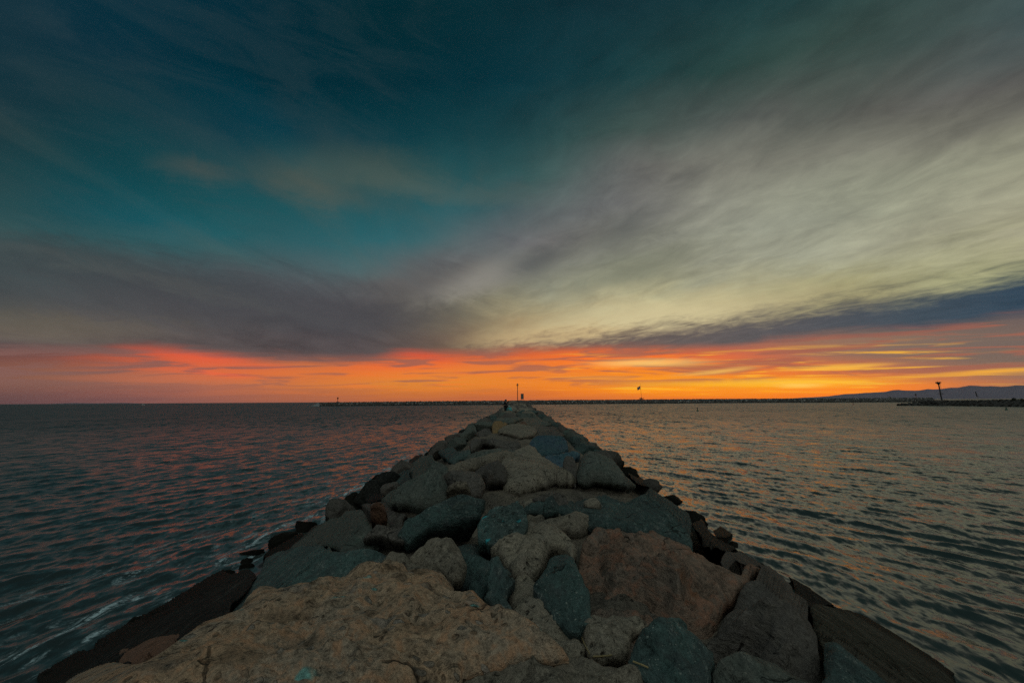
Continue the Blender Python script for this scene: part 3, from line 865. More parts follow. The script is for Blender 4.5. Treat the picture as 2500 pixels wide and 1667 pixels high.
# nearest slabs
boulder(T(('1', [(400, 1090), (480, 1040), (590, 990), (720, 945), (900, 962), (1100, 852), (1300, 742), (1460, 652), (1500, 630), (1620, 502), (1690, 462), (1760, 455), (1830, 485), (2050, 442)]),
          ('2', [(100, 442), (270, 402), (500, 392), (735, 390), (800, 440), (850, 530), (1000, 530), (1060, 602), (1160, 647), (1250, 702), (1340, 762), (1450, 842), (1540, 926), (1350, 925), (1180, 940), (1050, 970), (900, 1005), (820, 1060), (600, 1090), (480, 1200)]),
          ('p', [(850, 1760), (60, 1760)])), 'slab', 'huge flat sandy conglomerate slab with teal pebbles nearest the viewer', 0.02, 0.03, 0.045, 0, 0.65)
boulder(T(('2', [(480, 1200), (600, 1095), (820, 1064), (900, 1010), (1050, 975), (1180, 945), (1350, 930), (1540, 930), (1650, 927), (1780, 952), (1920, 992), (2050, 1042), (2110, 1092), (2150, 1200), (1500, 1290), (600, 1290)])),
        'tan', 'pale tan concrete lump at the bottom edge beside the sandy slab', -0.02, 0.05, 0.06, 0, 0.9)
boulder(T(('2', [(1180, 380), (1310, 386), (1322, 430), (1380, 497), (1440, 597), (1545, 697), (1600, 772), (1640, 862), (1600, 912), (1545, 922), (1450, 837), (1340, 757), (1250, 697), (1168, 642), (1195, 620), (1152, 560), (1145, 490), (1192, 420)])),
        'tan', 'smooth tan tongue of concrete between the two dark upright stones', -0.10, 0.0, 0.06, 0, 0.8)
boulder(T(('2', [(1040, 235), (1090, 225), (1120, 290), (1170, 340), (1192, 420), (1142, 490), (1150, 560), (1190, 620), (1160, 642), (1062, 595), (1000, 540), (1030, 460), (1018, 380), (1030, 290)])),
        'teal', 'slim dark teal stone standing left of the tan concrete tongue', -0.04, 0.18, 0.12, 4, 0.9)
boulder(T(('2', [(1320, 390), (1370, 310), (1435, 200), (1510, 208), (1560, 280), (1622, 380), (1672, 460), (1692, 570), (1682, 660), (1600, 692), (1545, 692), (1440, 592), (1380, 490), (1318, 425)])),
        'teal', 'egg-shaped dark teal stone set against the big reddish boulder', 0.0, 0.12, 0.12, 5, 0.8)
boulder(T(('2', [(525, 285), (600, 230), (650, 192), (720, 178), (800, 198), (852, 240), (887, 300), (880, 362), (850, 412), (800, 428), (750, 382), (690, 347), (560, 312)])),
        'tan', 'round knobbly tan stone with a curled rim above the sandy slab', 0.02, 0.2, 0.16, 0, 1.3)
boulder(T(('2', [(285, 395), (330, 320), (380, 285), (420, 275), (500, 268), (560, 320), (680, 352), (745, 388), (500, 392)])),
        'tan', 'low tan stone left of the knobbly stone, cracked away from it', 0.0, 0.15, 0.10, 0, 1.1)
boulder(T(('2', [(1040, 205), (1100, 162), (1200, 112), (1330, 90), (1450, 95), (1540, 130), (1592, 200), (1560, 262), (1505, 205), (1430, 198), (1362, 310), (1312, 380), (1180, 375), (1122, 285), (1085, 225)])),
        'tan', 'pitted pale dome of concrete behind the two dark upright stones', 0.0, 0.10, 0.10, 0, 1.0)
boulder(T(('d', [(1312, 1275), (1318, 1235), (1345, 1203), (1400, 1178), (1450, 1168), (1510, 1180), (1570, 1203), (1630, 1240), (1690, 1268), (1750, 1292)]),
          ('3', [(600, 322), (560, 348), (440, 422), (340, 502), (250, 572), (150, 645), (60, 690), (0, 702)]), ('2', [(2000, 702), (1930, 655), (1850, 642), (1760, 622), (1702, 592), (1694, 480), (1640, 370), (1585, 275), (1595, 200)])),
        'brown', 'largest reddish brown boulder sloping to the water', 0.07, 0.04, 0.07, 5, 1.2)
boulder(T(('3', [(602, 326), (720, 330), (830, 375), (900, 480), (1000, 580), (1052, 700), (1077, 850), (1068, 1060), (1050, 1180), (900, 1120), (760, 990), (640, 934), (560, 918), (470, 942), (400, 962), (374, 850), (302, 757), (222, 694), (152, 652), (252, 576), (342, 506), (442, 426), (562, 352)])),
        'dull', 'dark brown boulder with a steep shaded face below the reddish boulder', 0.06, 0.16, 0.13, 5, 1.2)
boulder(T(('2', [(1910, 850), (1940, 775), (2000, 722), (2100, 690), (2230, 652), (2300, 682)]), ('3', [(205, 715), (302, 790), (362, 860), (380, 905), (362, 965), (347, 1012), (332, 1100), (320, 1240)]), ('2', [(2150, 1240), (2112, 1088), (2052, 1012), (1925, 952)])),
        'teal', 'dark teal boulder with flat facets at the lower edge', 0.02, 0.15, 0.12, 5, 0.8)
boulder(T(('3', [(358, 1012), (420, 952), (500, 915), (570, 897), (640, 910), (690, 930), (800, 962), (940, 1022), (1100, 1092), (1200, 1240), (325, 1240)])),
        'grey', 'grey green boulder with a bright teal fleck at the bottom edge', 0.02, 0.1, 0.12, 4, 0.8)
boulder(T(('2', [(1600, 735), (1640, 692), (1720, 672), (1850, 652), (1960, 672), (2040, 702), (1945, 770), (1915, 850), (1880, 902), (1755, 927), (1690, 922), (1640, 855)])),
        'tan', 'small grey tan lump between the concrete tongue and dark teal boulder', -0.10, 0.05, 0.10, 0, 1.2)
boulder(T(('3', [(1000, 572), (1110, 578), (1220, 615), (1400, 680), (1500, 692), (1620, 762), (1760, 852), (1900, 962), (1990, 1014), (1890, 1050), (1920, 1130), (1850, 1240), (1640, 1240), (1510, 1052), (1405, 962), (1285, 868), (1165, 808), (1092, 802), (1056, 702)])),
        'olive', 'broad olive brown slab sliding into the sea in the lower corner', 0.02, 0.0, 0.07, 4, 1.5, jag=2.2)
boulder(T(('3', [(1080, 832), (1110, 805), (1160, 812), (1280, 872), (1400, 965), (1500, 1055), (1590, 1150), (1640, 1240), (1070, 1240), (1068, 1062), (1080, 900)])),
        'teal', 'teal black boulder between the steep brown boulder and olive slab', 0.05, 0.05, 0.12, 4, 0.8)
boulder(T(('3', [(850, 392), (900, 422), (1000, 482), (1090, 532), (1200, 607), (1110, 576), (1000, 570), (920, 502)])), 'black', 'small black wet stone above the olive slab at the water', 0.0, 0.04, 0.04, 2, 0.5)
boulder(T(('3', [(240, 62), (300, 20), (340, 80), (392, 140), (482, 192), (532, 222), (440, 227), (330, 162)])), 'black', 'black wet stone at the foot of the long teal boulder', 0.0, 0.04, 0.04, 2, 0.5)
boulder(T(('3', [(380, 92), (450, 80), (540, 100), (572, 130), (482, 142), (400, 132)])), 'black', 'flat weedy stone awash just off the right edge of the jetty', 0.0, 0.04, 0.04, 2, 0.5)
boulder(T(('3', [(440, 232), (560, 230), (640, 270), (712, 312), (690, 327), (560, 302), (480, 272)])), 'dull', 'grey layered stone at the waterline beside the reddish boulder', 0.0, 0.04, 0.04, 2, 0.5)
# right of the middle
boulder(T(('5', [(220, 652), (380, 600), (500, 580), (700, 586), (760, 560), (900, 560), (1050, 590), (1200, 620), (1340, 650), (1450, 710), (1540, 780), (1620, 842), (1655, 930), (1700, 1000), (1640, 1032), (1500, 962), (1340, 872), (1200, 832), (1100, 806), (940, 790), (760, 750), (640, 730), (560, 672), (400, 672)])),
        'teal', 'long teal boulder lying across the jetty above the reddish boulder', 0.10, 0.16, 0.10, 5, 1.0)
boulder(T(('5', [(715, 425), (780, 387), (860, 390), (950, 430), (1040, 480), (1110, 530), (1152, 590), (1182, 612), (1050, 586), (900, 556), (720, 562), (700, 505)])),
        'grey', 'domed grey green boulder behind the long teal boulder', 0.06, 0.18, 0.16, 3)
boulder(T(('5', [(590, 402), (620, 350), (660, 380), (692, 430), (702, 480), (692, 556), (640, 492), (588, 442)])), 'dull', 'dark narrow stone tilted on end beside the domed boulder', 0.06, 0.3, 0.14, 4)
boulder(T(('5', [(990, 402), (1030, 385), (1132, 450), (1122, 490), (1050, 462)])), 'black', 'black pointed stone at the right waterline, farther of two', 0.0, 0.04, 0.04, 2, 0.5)
boulder(T(('5', [(1120, 472), (1190, 455), (1262, 510), (1267, 560), (1302, 632), (1200, 602), (1150, 562)])), 'black', 'black rounded stone at the right waterline, nearer of two', 0.0, 0.04, 0.04, 2, 0.5)
boulder(T(('5', [(420, 782), (450, 732), (500, 715), (552, 770), (552, 822), (440, 852), (428, 822)])), 'teal', 'small dark teal cobble sunk in the tan concrete', 0.0, 0.25, 0.2, 4)
boulder(T(('5', [(335, 682), (400, 667), (520, 656), (600, 682), (642, 742), (560, 762), (500, 712), (450, 722)])), 'dull', 'flat brown stone in front of the long teal boulder', -0.02, 0.1, 0.1, 3)
boulder(T(('5', [(755, 752), (800, 730), (870, 735), (902, 782), (880, 802), (770, 785)])), 'tan', 'little tan knob under the long teal boulder', 0.0, 0.2, 0.18)
boulder(T(('5', [(250, 720), (338, 722), (420, 800), (440, 854), (552, 827), (562, 765), (642, 747), (752, 757), (778, 788), (880, 806), (940, 797), (1080, 814), (1050, 852), (950, 882), (850, 902), (760, 962), (640, 972), (500, 962), (400, 982), (312, 952), (300, 882)])),
        'tan', 'broad lumpy tan concrete patch in front of the long teal boulder', -0.08, 0.02, 0.05, 0, 1.4)
boulder(T(('5', [(100, 362), (200, 330), (300, 318), (350, 308), (430, 370), (520, 420), (586, 445), (640, 494), (690, 560), (698, 582), (500, 577), (380, 597), (220, 648), (120, 622), (60, 562), (100, 470), (60, 402)])),
        'tan', 'wide rough tan concrete cap at the middle of the jetty', -0.04, 0.03, 0.05, 0, 1.5)
boulder(T(('5', [(300, 262), (380, 212), (500, 200), (620, 240), (642, 270), (500, 292), (390, 302)])), 'bluestone', 'flat teal blue slab crossing the jetty, farther of two', 0.05, 0.06, 0.08, 3)
boulder(T(('5', [(430, 302), (560, 286), (680, 280), (732, 312), (722, 350), (642, 362), (600, 392), (500, 397), (450, 362)])), 'bluestone', 'flat deep blue slab crossing the jetty, nearer of two', 0.05, 0.08, 0.08, 3)
# left of the middle
boulder(T(('4', [(1165, 452), (1240, 415), (1340, 420), (1480, 430), (1600, 480), (1622, 512), (1500, 602), (1400, 617), (1180, 652), (1163, 562)])),
        'grey', 'blocky dark grey boulder at the left waterline beyond the concrete', 0.12, 0.3, 0.16, 5)
boulder(T(('4', [(1008, 722), (1040, 622), (1060, 580), (1160, 556), (1172, 652), (1080, 692)])), 'teal', 'small dark wedge stone left of the blocky grey boulder', 0.05, 0.3, 0.16, 4)
boulder(T(('4', [(895, 815), (1000, 742), (1130, 682), (1280, 652), (1450, 640), (1542, 700), (1532, 790), (1480, 832), (1340, 862), (1100, 852), (960, 842)])),
        'grey', 'low grey green boulder left of the tan cobble', 0.08, 0.2, 0.14, 4)
boulder(T(('4', [(1480, 622), (1600, 602), (1780, 582), (1862, 612), (1902, 690), (1852, 770), (1760, 802), (1702, 740), (1560, 722), (1545, 690)])),
        'dull', 'dark brown boulder with ribbed end behind the tan cobble', 0.08, 0.22, 0.14, 5)
boulder(T(('4', [(1518, 795), (1560, 747), (1640, 722), (1720, 735), (1762, 790), (1740, 817), (1640, 832), (1540, 827)])), 'tan', 'single round tan cobble among dark boulders', 0.06, 0.3, 0.26, 0, 0.9)
boulder(T(('4', [(1740, 552), (1850, 502), (1960, 500), (2112, 560), (2082, 642), (1940, 662), (1895, 622), (1800, 592)])), 'dull', 'rounded brown boulder at the edge of the concrete cap', 0.08, 0.2, 0.16, 3)
boulder(T(('4', [(1068, 1035), (1150, 912), (1300, 882), (1500, 852), (1700, 832), (1900, 830), (1872, 900), (1832, 982), (1700, 1022), (1500, 1082), (1350, 1092), (1180, 1132), (1130, 1092)])),
        'teal', 'dark teal boulder with a pale patch beside the cyan streaked boulder', 0.14, 0.3, 0.14, 5)
boulder(T(('4', [(1832, 1000), (1872, 902), (1930, 850), (2000, 812), (2100, 795), (2200, 820), (2262, 902), (2322, 1062), (2262, 1112), (2150, 1172), (2050, 1202), (1960, 1172), (1852, 1122)])),
        'streak', 'peaked teal boulder streaked with cyan and pale lichen', 0.16, 0.3, 0.16, 5)
boulder(T(('1', [(1430, 642), (1470, 560), (1560, 450), (1640, 368), (1685, 270), (1770, 222), (2050, 165), (2352, 105)]), ('4', [(950, 1156), (1150, 1182), (1450, 1122), (1700, 1042), (1830, 1010), (1852, 1122), (1960, 1182), (2040, 1210)]), ('2', [(1030, 225), (1000, 300), (900, 330), (890, 290), (850, 235), (800, 195), (720, 176), (645, 188), (590, 232), (520, 275), (420, 272), (330, 318), (280, 400), (100, 438)]), ('1', [(2050, 438), (1830, 482), (1760, 452), (1690, 458), (1620, 498), (1500, 626)])),
        'teal', 'longest dark boulder lying directly behind the sandy slab', 0.06, 0.10, 0.08, 5, 1.0)
boulder(T(('4', [(0, 1290), (130, 1162), (250, 1082), (420, 1002), (560, 932), (700, 920), (800, 982), (872, 1082), (842, 1122), (700, 1182), (560, 1212), (350, 1242), (180, 1292), (20, 1370), (-60, 1380)])),
        'grey', 'olive tinged boulder sloping to the sea left of the dark boulders', 0.06, 0.14, 0.14, 4)
boulder(T(('1', [(1530, 337), (1612, 340), (1642, 380), (1560, 448), (1470, 558), (1436, 640), (1250, 712), (1180, 760), (960, 792), (900, 842), (720, 922), (600, 1002), (430, 1090), (300, 1240), (60, 1240), (230, 1090), (240, 1000), (440, 902), (600, 852), (650, 762), (800, 652), (1100, 502), (1300, 402)])),
        'black', 'long black wet slab along the left waterline', 0.10, 0.0, 0.08, 4, 2.0, jag=2.2)
boulder(T(('1', [(1625, 242), (1700, 190), (1930, 120), (1835, 230), (1760, 262), (1642, 267)])), 'black', 'black stone jutting into the sea at the left beyond the wet slab', 0.0, 0.1, 0.12, 3)
boulder(T(('1', [(715, 925), (760, 872), (900, 842), (960, 792), (1180, 757), (1250, 722), (1440, 642), (1472, 652), (1300, 742), (1100, 852), (900, 962), (740, 972)])), 'rust', 'rusty strip of stone along the rim of the sandy slab', 0.0, 0.0, 0.06, 0, 1.2)
boulder(T(('4', [(725, 1182), (850, 1112), (1000, 1062), (1120, 1082), (1162, 1142), (1132, 1182), (950, 1192)])), 'dull', 'small grey stone wedged between three dark boulders', 0.0, 0.15, 0.14, 3)
boulder(T(('4', [(788, 930), (860, 910), (950, 950), (952, 1012), (880, 1042), (830, 1002)])), 'rust', 'small red brown stone down the left side of the jetty', 0.0, 0.2, 0.16, 3)
boulder(T(('4', [(668, 762), (750, 750), (900, 780), (922, 812), (780, 852), (700, 822)])), 'black', 'low black stone where white foam breaks at the left', 0.05, 0.1, 0.12, 3)
boulder(T(('4', [(700, 880), (780, 852), (900, 820), (960, 850), (1080, 860), (1140, 910), (1062, 1030), (960, 1010), (950, 950), (860, 905), (790, 925)])), 'dull', 'jagged brown stone below the low grey green boulder', -0.05, 0.1, 0.12, 4)
boulder(T(('4', [(1370, 412), (1400, 380), (1450, 368), (1490, 390), (1430, 417)])), 'black', 'small black stone past the blocky grey boulder at the waterline', 0.05, 0.2, 0.18, 3)
boulder(T(('4', [(1450, 395), (1540, 367), (1750, 308), (1762, 350), (1640, 395), (1600, 437), (1480, 428)])), 'teal', 'pale teal grey slab at the left beyond the blocky boulder', 0.06, 0.12, 0.1, 3)
boulder(T(('4', [(1600, 442), (1760, 387), (1900, 342), (2050, 312), (2200, 310), (2352, 345), (2220, 402), (2000, 402), (1800, 472), (1640, 492)])), 'grey', 'long grey slab crossing the jetty beyond the concrete cap', 0.06, 0.08, 0.08, 4)
boulder(T(('4', [(1490, 602), (1622, 522), (1800, 474), (1960, 412), (2100, 402), (2210, 422), (1965, 497), (1850, 500), (1742, 552), (1600, 597)])), 'tan', 'smooth tan sheet of concrete left of the concrete cap', 0.0, 0.04, 0.05, 0, 1.0)
# farther along
boulder(T(('6', [(680, 857), (780, 822), (1000, 800), (1200, 832), (1232, 882), (1190, 932), (1000, 962), (830, 907), (690, 902)])), 'tan', 'pale flat tan slab in the middle distance of the jetty', -0.04, 0.02, 0.012, 0, 1.0)
boulder(T(('6', [(590, 792), (740, 780), (890, 780), (892, 812), (700, 852), (600, 872)])), 'ochre', 'ochre stone across the jetty in the middle distance', 0.06, 0.06, 0.1, 3)
boulder(T(('6', [(930, 767), (1080, 750), (1097, 787), (950, 795)])), 'rust', 'red stone beside the ochre stone', 0.06, 0.06, 0.1, 3)
boulder(T(('6', [(300, 892), (430, 802), (560, 782), (592, 872), (480, 892), (320, 917)])), 'dull', 'brown boulder on the left rim in the middle distance', 0.08, 0.12, 0.14, 4)
boulder(T(('6', [(570, 765), (660, 690), (760, 652), (900, 662), (1050, 692), (900, 762), (740, 777)])), 'grey', 'grey slab short of the person, across the left half', 0.05, 0.03, 0.07, 3)
boulder(T(('6', [(900, 642), (1080, 602), (1200, 642), (1282, 702), (1080, 742), (1060, 690)])), 'grey', 'grey slab level with the person, across the right half', 0.03, 0.02, 0.06, 3)
boulder(T(('6', [(1250, 855), (1200, 822), (1292, 762), (1450, 792), (1560, 852), (1642, 932), (1500, 922), (1380, 882)])), 'dull', 'dark grey boulder on the right rim in the middle distance', 0.06, 0.06, 0.1, 4)
boulder(T(('6', [(1100, 745), (1272, 702), (1400, 742), (1442, 787), (1290, 760), (1180, 802)])), 'grey', 'grey boulder on the right rim past the dark one', 0.06, 0.06, 0.1, 3)
boulder(T(('6', [(820, 960), (960, 965), (1010, 1040), (900, 1080), (700, 1060), (480, 1040), (290, 1100), (270, 1050), (470, 960), (600, 900)])), 'dull', 'broad brown grey boulder before the pale flat tan slab', 0.06, 0.06, 0.1, 4)


# ------------------------------------------------------------------ the rest of the jetty's boulders
def proto(seed, sub=3, flat=0.7):
    bm = bmesh.new(); bmesh.ops.create_icosphere(bm, subdivisions=sub, radius=1.0)
    bmesh.ops.recalc_face_normals(bm, faces=bm.faces)
    V = np.array([v.co[:] for v in bm.verts]); F = np.array([[v.index for v in f.verts] for f in bm.faces]); bm.free()
    rg = np.random.default_rng(seed)
    V = V * np.array([1.0, rg.uniform(0.65, 0.9), flat])
    for k in range(20):
        n = rg.normal(size=3); n /= np.linalg.norm(n); d = rg.uniform(0.40, 0.72)
        over = V @ n - d; V = V - n * np.maximum(over, 0)[:, None] * 0.98
    r = np.linalg.norm(V, axis=1, keepdims=True)
    V = V + V / (r + 1e-6) * (fbm(V * 2.2 + seed, 4, 0.55, seed) * 0.07 + (ridged(V * 3.5 + seed, 4, seed) - 0.3) * 0.06 + fbm(V * 8.0 + seed, 3, 0.6, seed) * 0.03)[:, None]
    return V, F


PROTO = [proto(40 + k, 4 if k < 5 else 3, 0.55 + 0.05 * (k % 5)) for k in range(10)]
PMESH = [np_mesh('boulder', V, F) for V, F in PROTO]
for me_ in PMESH: me_.materials.append(MAT['dull'])
ORD = ['first', 'second', 'third', 'fourth', 'fifth', 'sixth', 'seventh', 'eighth', 'ninth', 'tenth', 'eleventh', 'twelfth']
ROWS = [  # offset across, base lift, size range, materials, words
    (-6.5, -0.05, (0.35, 0.75), ['black'], 'black wet boulder at the left waterline'),
    (-4.9, 0.12, (0.5, 0.9), ['black', 'dull', 'dull'], 'dark boulder halfway up the left bank'),
    (-3.1, 0.10, (0.5, 0.85), ['dull', 'grey', 'teal'], 'boulder along the left shoulder'),
    (-1.2, -0.10, (0.7, 1.2), ['grey', 'tan', 'tan', 'dull'], 'flat boulder on the left half of the crest'),
    (1.0, -0.10, (0.7, 1.2), ['grey', 'tan', 'dull', 'teal'], 'flat boulder on the right half of the crest'),
    (2.9, 0.08, (0.5, 0.85), ['dull', 'grey', 'teal'], 'boulder along the right shoulder'),
    (4.7, 0.12, (0.5, 0.9), ['black', 'dull', 'dull'], 'dark boulder halfway down the right bank'),
    (5.5, -0.15, (0.40, 0.75), ['black'], 'black wet boulder at the right waterline'),
]
BIG = np.array([np.inf]); n_ind = 0
massV, massF, massM, nv = [], [], [], 0
MASS_Y = 66.0
for ri, (ox, lz, (s0, s1), mats, words) in enumerate(ROWS):
    crest = abs(ox) < 2; y = 24.0 if crest else 3.4
    cnt = 0
    rg = random.Random(100 + ri)
    if not crest: y = 12.5 if ox < 0 else 14.0
    while y < Y_END - 0.5:
        s = rg.uniform(s0, s1) * (1.0 + min(y, 60) / 160); yy = y + rg.uniform(-0.25, 0.25) * s
        x = axis_x(yy) + ox * (1.0) + rg.uniform(-0.45, 0.45)
        y += s * (1.35 if not crest else 1.5)
        z = float(profile(np.array([x]), np.array([yy]))[0]) + (lz - (0.0 if crest else rg.uniform(0.05, 0.48))) * s
        if ox < -5.9: z = max(z, rg.uniform(-0.25, 0.05))
        d = np.array([x, yy, z + 0.25 * s]) - np.array([0, 0, CAM_H]); d /= np.linalg.norm(d)
        u, v = dir_px(d)
        if yy < 45 and any(inside(p, np.array([[float(u), float(v)], [float(u), float(v) - 6]])).any() for p in TRACED): continue
        k = rg.randrange(5) if yy < 26 else 5 + rg.randrange(5)
        mt = rg.choice(mats)
        rz, rx, ry = rg.uniform(0, 6.28), rg.uniform(-0.25, 0.25), rg.uniform(-0.25, 0.25)
        sc = (s, s, s * (0.55 if crest else rg.uniform(0.75, 1.0)))
        M = Matrix.Translation((x, yy, z)) @ Matrix.Rotation(rz, 4, 'Z') @ Matrix.Rotation(rx, 4, 'X') @ Matrix.Rotation(ry, 4, 'Y') @ Matrix.Diagonal((*sc, 1))
        if yy > MASS_Y:
            V, F = PROTO[k]; A = np.array(M); massV.append(V @ A[:3, :3].T + A[:3, 3]); massF.append(F + nv); nv += len(V)
            massM += [0 if mt in ('black',) else (1 if mt in ('tan',) else 2)] * len(F)
            continue
        o = bpy.data.objects.new('boulder', PMESH[k]); COL.objects.link(o); o.matrix_world = M
        o.material_slots[0].link = 'OBJECT'; o.material_slots[0].material = MAT[mt]
        if cnt < 12: tag(o, f'{ORD[cnt]} {words} counted from the viewer', 'boulder', G)
        else: tag(o, f'distant {words} short of the light pole', 'boulder', f'distant row, {words}')
        cnt += 1; n_ind += 1
for side, mt in ((-1, 'black'), (1, 'black')):
    rg = random.Random(side + 50); yy = 5.6; c_ = 0
    while yy < (13.0 if side < 0 else 14.5):
        s = rg.uniform(0.14, 0.34); x = axis_x(yy) + side * ((6.95 if side < 0 else 5.85) + rg.uniform(-0.35, 0.2))
        o = bpy.data.objects.new('boulder', PMESH[rg.randrange(5)]); COL.objects.link(o)
        o.matrix_world = Matrix.Translation((x, yy, rg.uniform(-0.12, 0.02))) @ Matrix.Rotation(rg.uniform(0, 6.28), 4, 'Z') @ Matrix.Rotation(rg.uniform(-.5, .5), 4, 'X') @ Matrix.Diagonal((s * 1.3, s, s * 0.8, 1))
        o.material_slots[0].link = 'OBJECT'; o.material_slots[0].material = MAT[mt]
        tag(o, 'small black wet stone awash at the near ' + ('left edge beside the long wet slab' if side < 0 else 'right edge beside the olive slab'), 'boulder', 'small stones awash at the ' + ('left' if side < 0 else 'right'))
        yy += s * rg.uniform(1.2, 2.6)
me = np_mesh('jetty_boulders', np.vstack(massV), np.vstack(massF))
for q in ('black', 'tan', 'dull'): me.materials.append(MAT[q])
me.polygons.foreach_set('material_index', np.array(massM, np.int32)); me.update()
o = link('jetty_boulders', me); tag(o, 'mass of small dark boulders toward the far end of the jetty', 'boulders', kind='stuff')
print('boulders', len(TRACED), n_ind)
#@@OBJECTS
# ------------------------------------------------------------------ far breakwater, spit, hills
def wl(u, v): return at_z(np.array([float(u)]), np.array([float(v)]), 0.0)[0]
def px_y(u, v, y): return at_y(np.array([float(u)]), np.array([float(v)]), y)[0]


def ridge_core(name, pts, hts, half, mat, label):
    """rubble bank along a line of (x, y) with crest heights"""
    pts = np.array(pts, float); d = np.r_[0, np.cumsum(np.linalg.norm(np.diff(pts, axis=0), axis=1))]
    n = int(d[-1] / 2.5); s = np.linspace(0, d[-1], n)
    cx, cy, ch = np.interp(s, d, pts[:, 0]), np.interp(s, d, pts[:, 1]), np.interp(s, d, hts)
    tx, ty = np.gradient(cx), np.gradient(cy); L = np.hypot(tx, ty); nx, ny = ty / L, -tx / L   # toward the viewer
    prof = [(-1.3, -1.6), (-1.0, -0.6), (-0.55, 0.55), (-0.25, 0.92), (0.0, 0.96), (0.25, 0.92), (0.5, 0.62), (0.8, 0.22), (1.0, -0.05), (1.25, -0.9)]
    V = []
    for k, (a, b) in enumerate(prof):
        V.append(np.stack([cx + nx * a * half, cy + ny * a * half, np.where(b > 0, b * ch, b * 2.0)], -1))
    V = np.stack(V, 1); m = len(prof)
    P = V.reshape(-1, 3); P = P + np.stack([0 * P[:, 0], 0 * P[:, 0], fbm(P * 0.35, 3, 0.5, 5) * 0.5 * (P[:, 2] > 0)], -1)
    i = np.arange(n - 1)[:, None] * m; j = np.arange(m - 1)[None]
    F = np.stack([i + j, i + m + j, i + m + j + 1, i + j + 1], -1).reshape(-1, 4)
    o = link(name, np_mesh(name, P, F), mat); tag(o, kind='structure', label=label)
    return cx, cy, ch, nx, ny


TINY = [proto(90 + k, 1 if k < 6 else 2, 0.75) for k in range(8)]


def rock_mass(name, line, half, count, size, mats, label, seed, face=(-0.3, 1.0)):
    cx, cy, ch, nx, ny = line; rg = np.random.default_rng(seed); VV, FF, MM, nv = [], [], [], 0
    for k in range(count):
        i = rg.integers(0, len(cx)); a = rg.uniform(*face)
        z = np.interp(a, [-1.0, -0.25, 0.25, 0.5, 0.8, 1.0], [-0.3, 0.93, 0.93, 0.62, 0.22, 0.0]) * ch[i]
        V, F = TINY[rg.integers(0, len(TINY))]; s = size * rg.uniform(0.55, 1.25)
        an = rg.uniform(0, 6.28); R = np.array(Matrix.Rotation(an, 3, 'Z') @ Matrix.Rotation(rg.uniform(-.5, .5), 3, 'X'))
        P = (V * s) @ R.T + np.array([cx[i] + nx[i] * a * half + rg.normal() * .4, cy[i] + ny[i] * a * half, z - 0.05 * s])
        VV.append(P); FF.append(F + nv); nv += len(V)
        low = a > 0.78
        MM += [0 if low else int(rg.choice([1, 2, 3], p=[0.40, 0.32, 0.28]))] * len(F)
    me = np_mesh(name, np.vstack(VV), np.vstack(FF), False)
    for q in mats: me.materials.append(MAT[q])
    me.polygons.foreach_set('material_index', np.array(MM, np.int32)); me.update()
    o = link(name, me); tag(o, label, 'boulders', kind='stuff')


def far_stone(name, c):
    m, nt, b = new_mat(name)
    geo = nt.nodes.new('ShaderNodeNewGeometry'); rnd = X(nt, geo.outputs['Random Per Island']); wp = X(nt, geo.outputs['Position'])
    f = rnd * 1.1 + noise(nt, wp, 1.1, 3.0) * 0.7 + 0.1
    put(nt, b.inputs['Base Color'], mixc(nt, 1.0, (*c, 1), vec(nt, f, f, f), 'MULTIPLY')); b.inputs['Roughness'].default_value = 0.9
    b.inputs['Specular IOR Level'].default_value = 0.2
    return m


MAT['far_black'] = far_stone('weedy_far_stone', (0.022, 0.020, 0.017))
MAT['far_grey'] = far_stone('grey_far_stone', (0.115, 0.108, 0.10))
MAT['far_light'] = far_stone('pale_far_stone', (0.32, 0.30, 0.28))
MAT['far_dark'] = far_stone('dark_far_stone', (0.05, 0.047, 0.043))
FAR4 = ['far_black', 'far_grey', 'far_dark', 'far_light']
bw = [wl(775, 991.7), wl(1000, 989.2), wl(1400, 985.9), wl(1900, 983.3), wl(2290, 983.6)]
print('breakwater', [b.round(0) for b in bw])
BWY = [470, 505, 560, 600, 560]
bwp = []
for (u, y) in zip((775, 1000, 1400, 1900, 2290), BWY):
    p = px_y(u, 980, y); bwp.append((p[0], y + 9.0))
line = ridge_core('breakwater', bwp, [3.6, 4.2, 4.9, 5.3, 5.2], 10.0, MAT['far_dark'], 'long low dark rubble breakwater across the horizon')
rock_mass('breakwater_boulders', line, 10.0, 5600, 1.15, FAR4, 'mass of grey boulders covering the long far breakwater', 11)
sp = [px_y(2215, 985, 268), px_y(2290, 985, 262), px_y(2400, 985, 240), px_y(2520, 985, 215), px_y(2700, 985, 190)]
lsp = ridge_core('ground', [(p[0], p[1] + 6) for p in sp], [0.7, 2.7, 2.9, 3.3, 3.4], 7.0, MAT['far_dark'], 'low rocky spit at the right edge')
rock_mass('spit_boulders', lsp, 7.0, 900, 0.85, ['far_black', 'far_dark', 'far_black', 'far_dark'], 'mass of dark weedy boulders along the low spit at the right', 12)


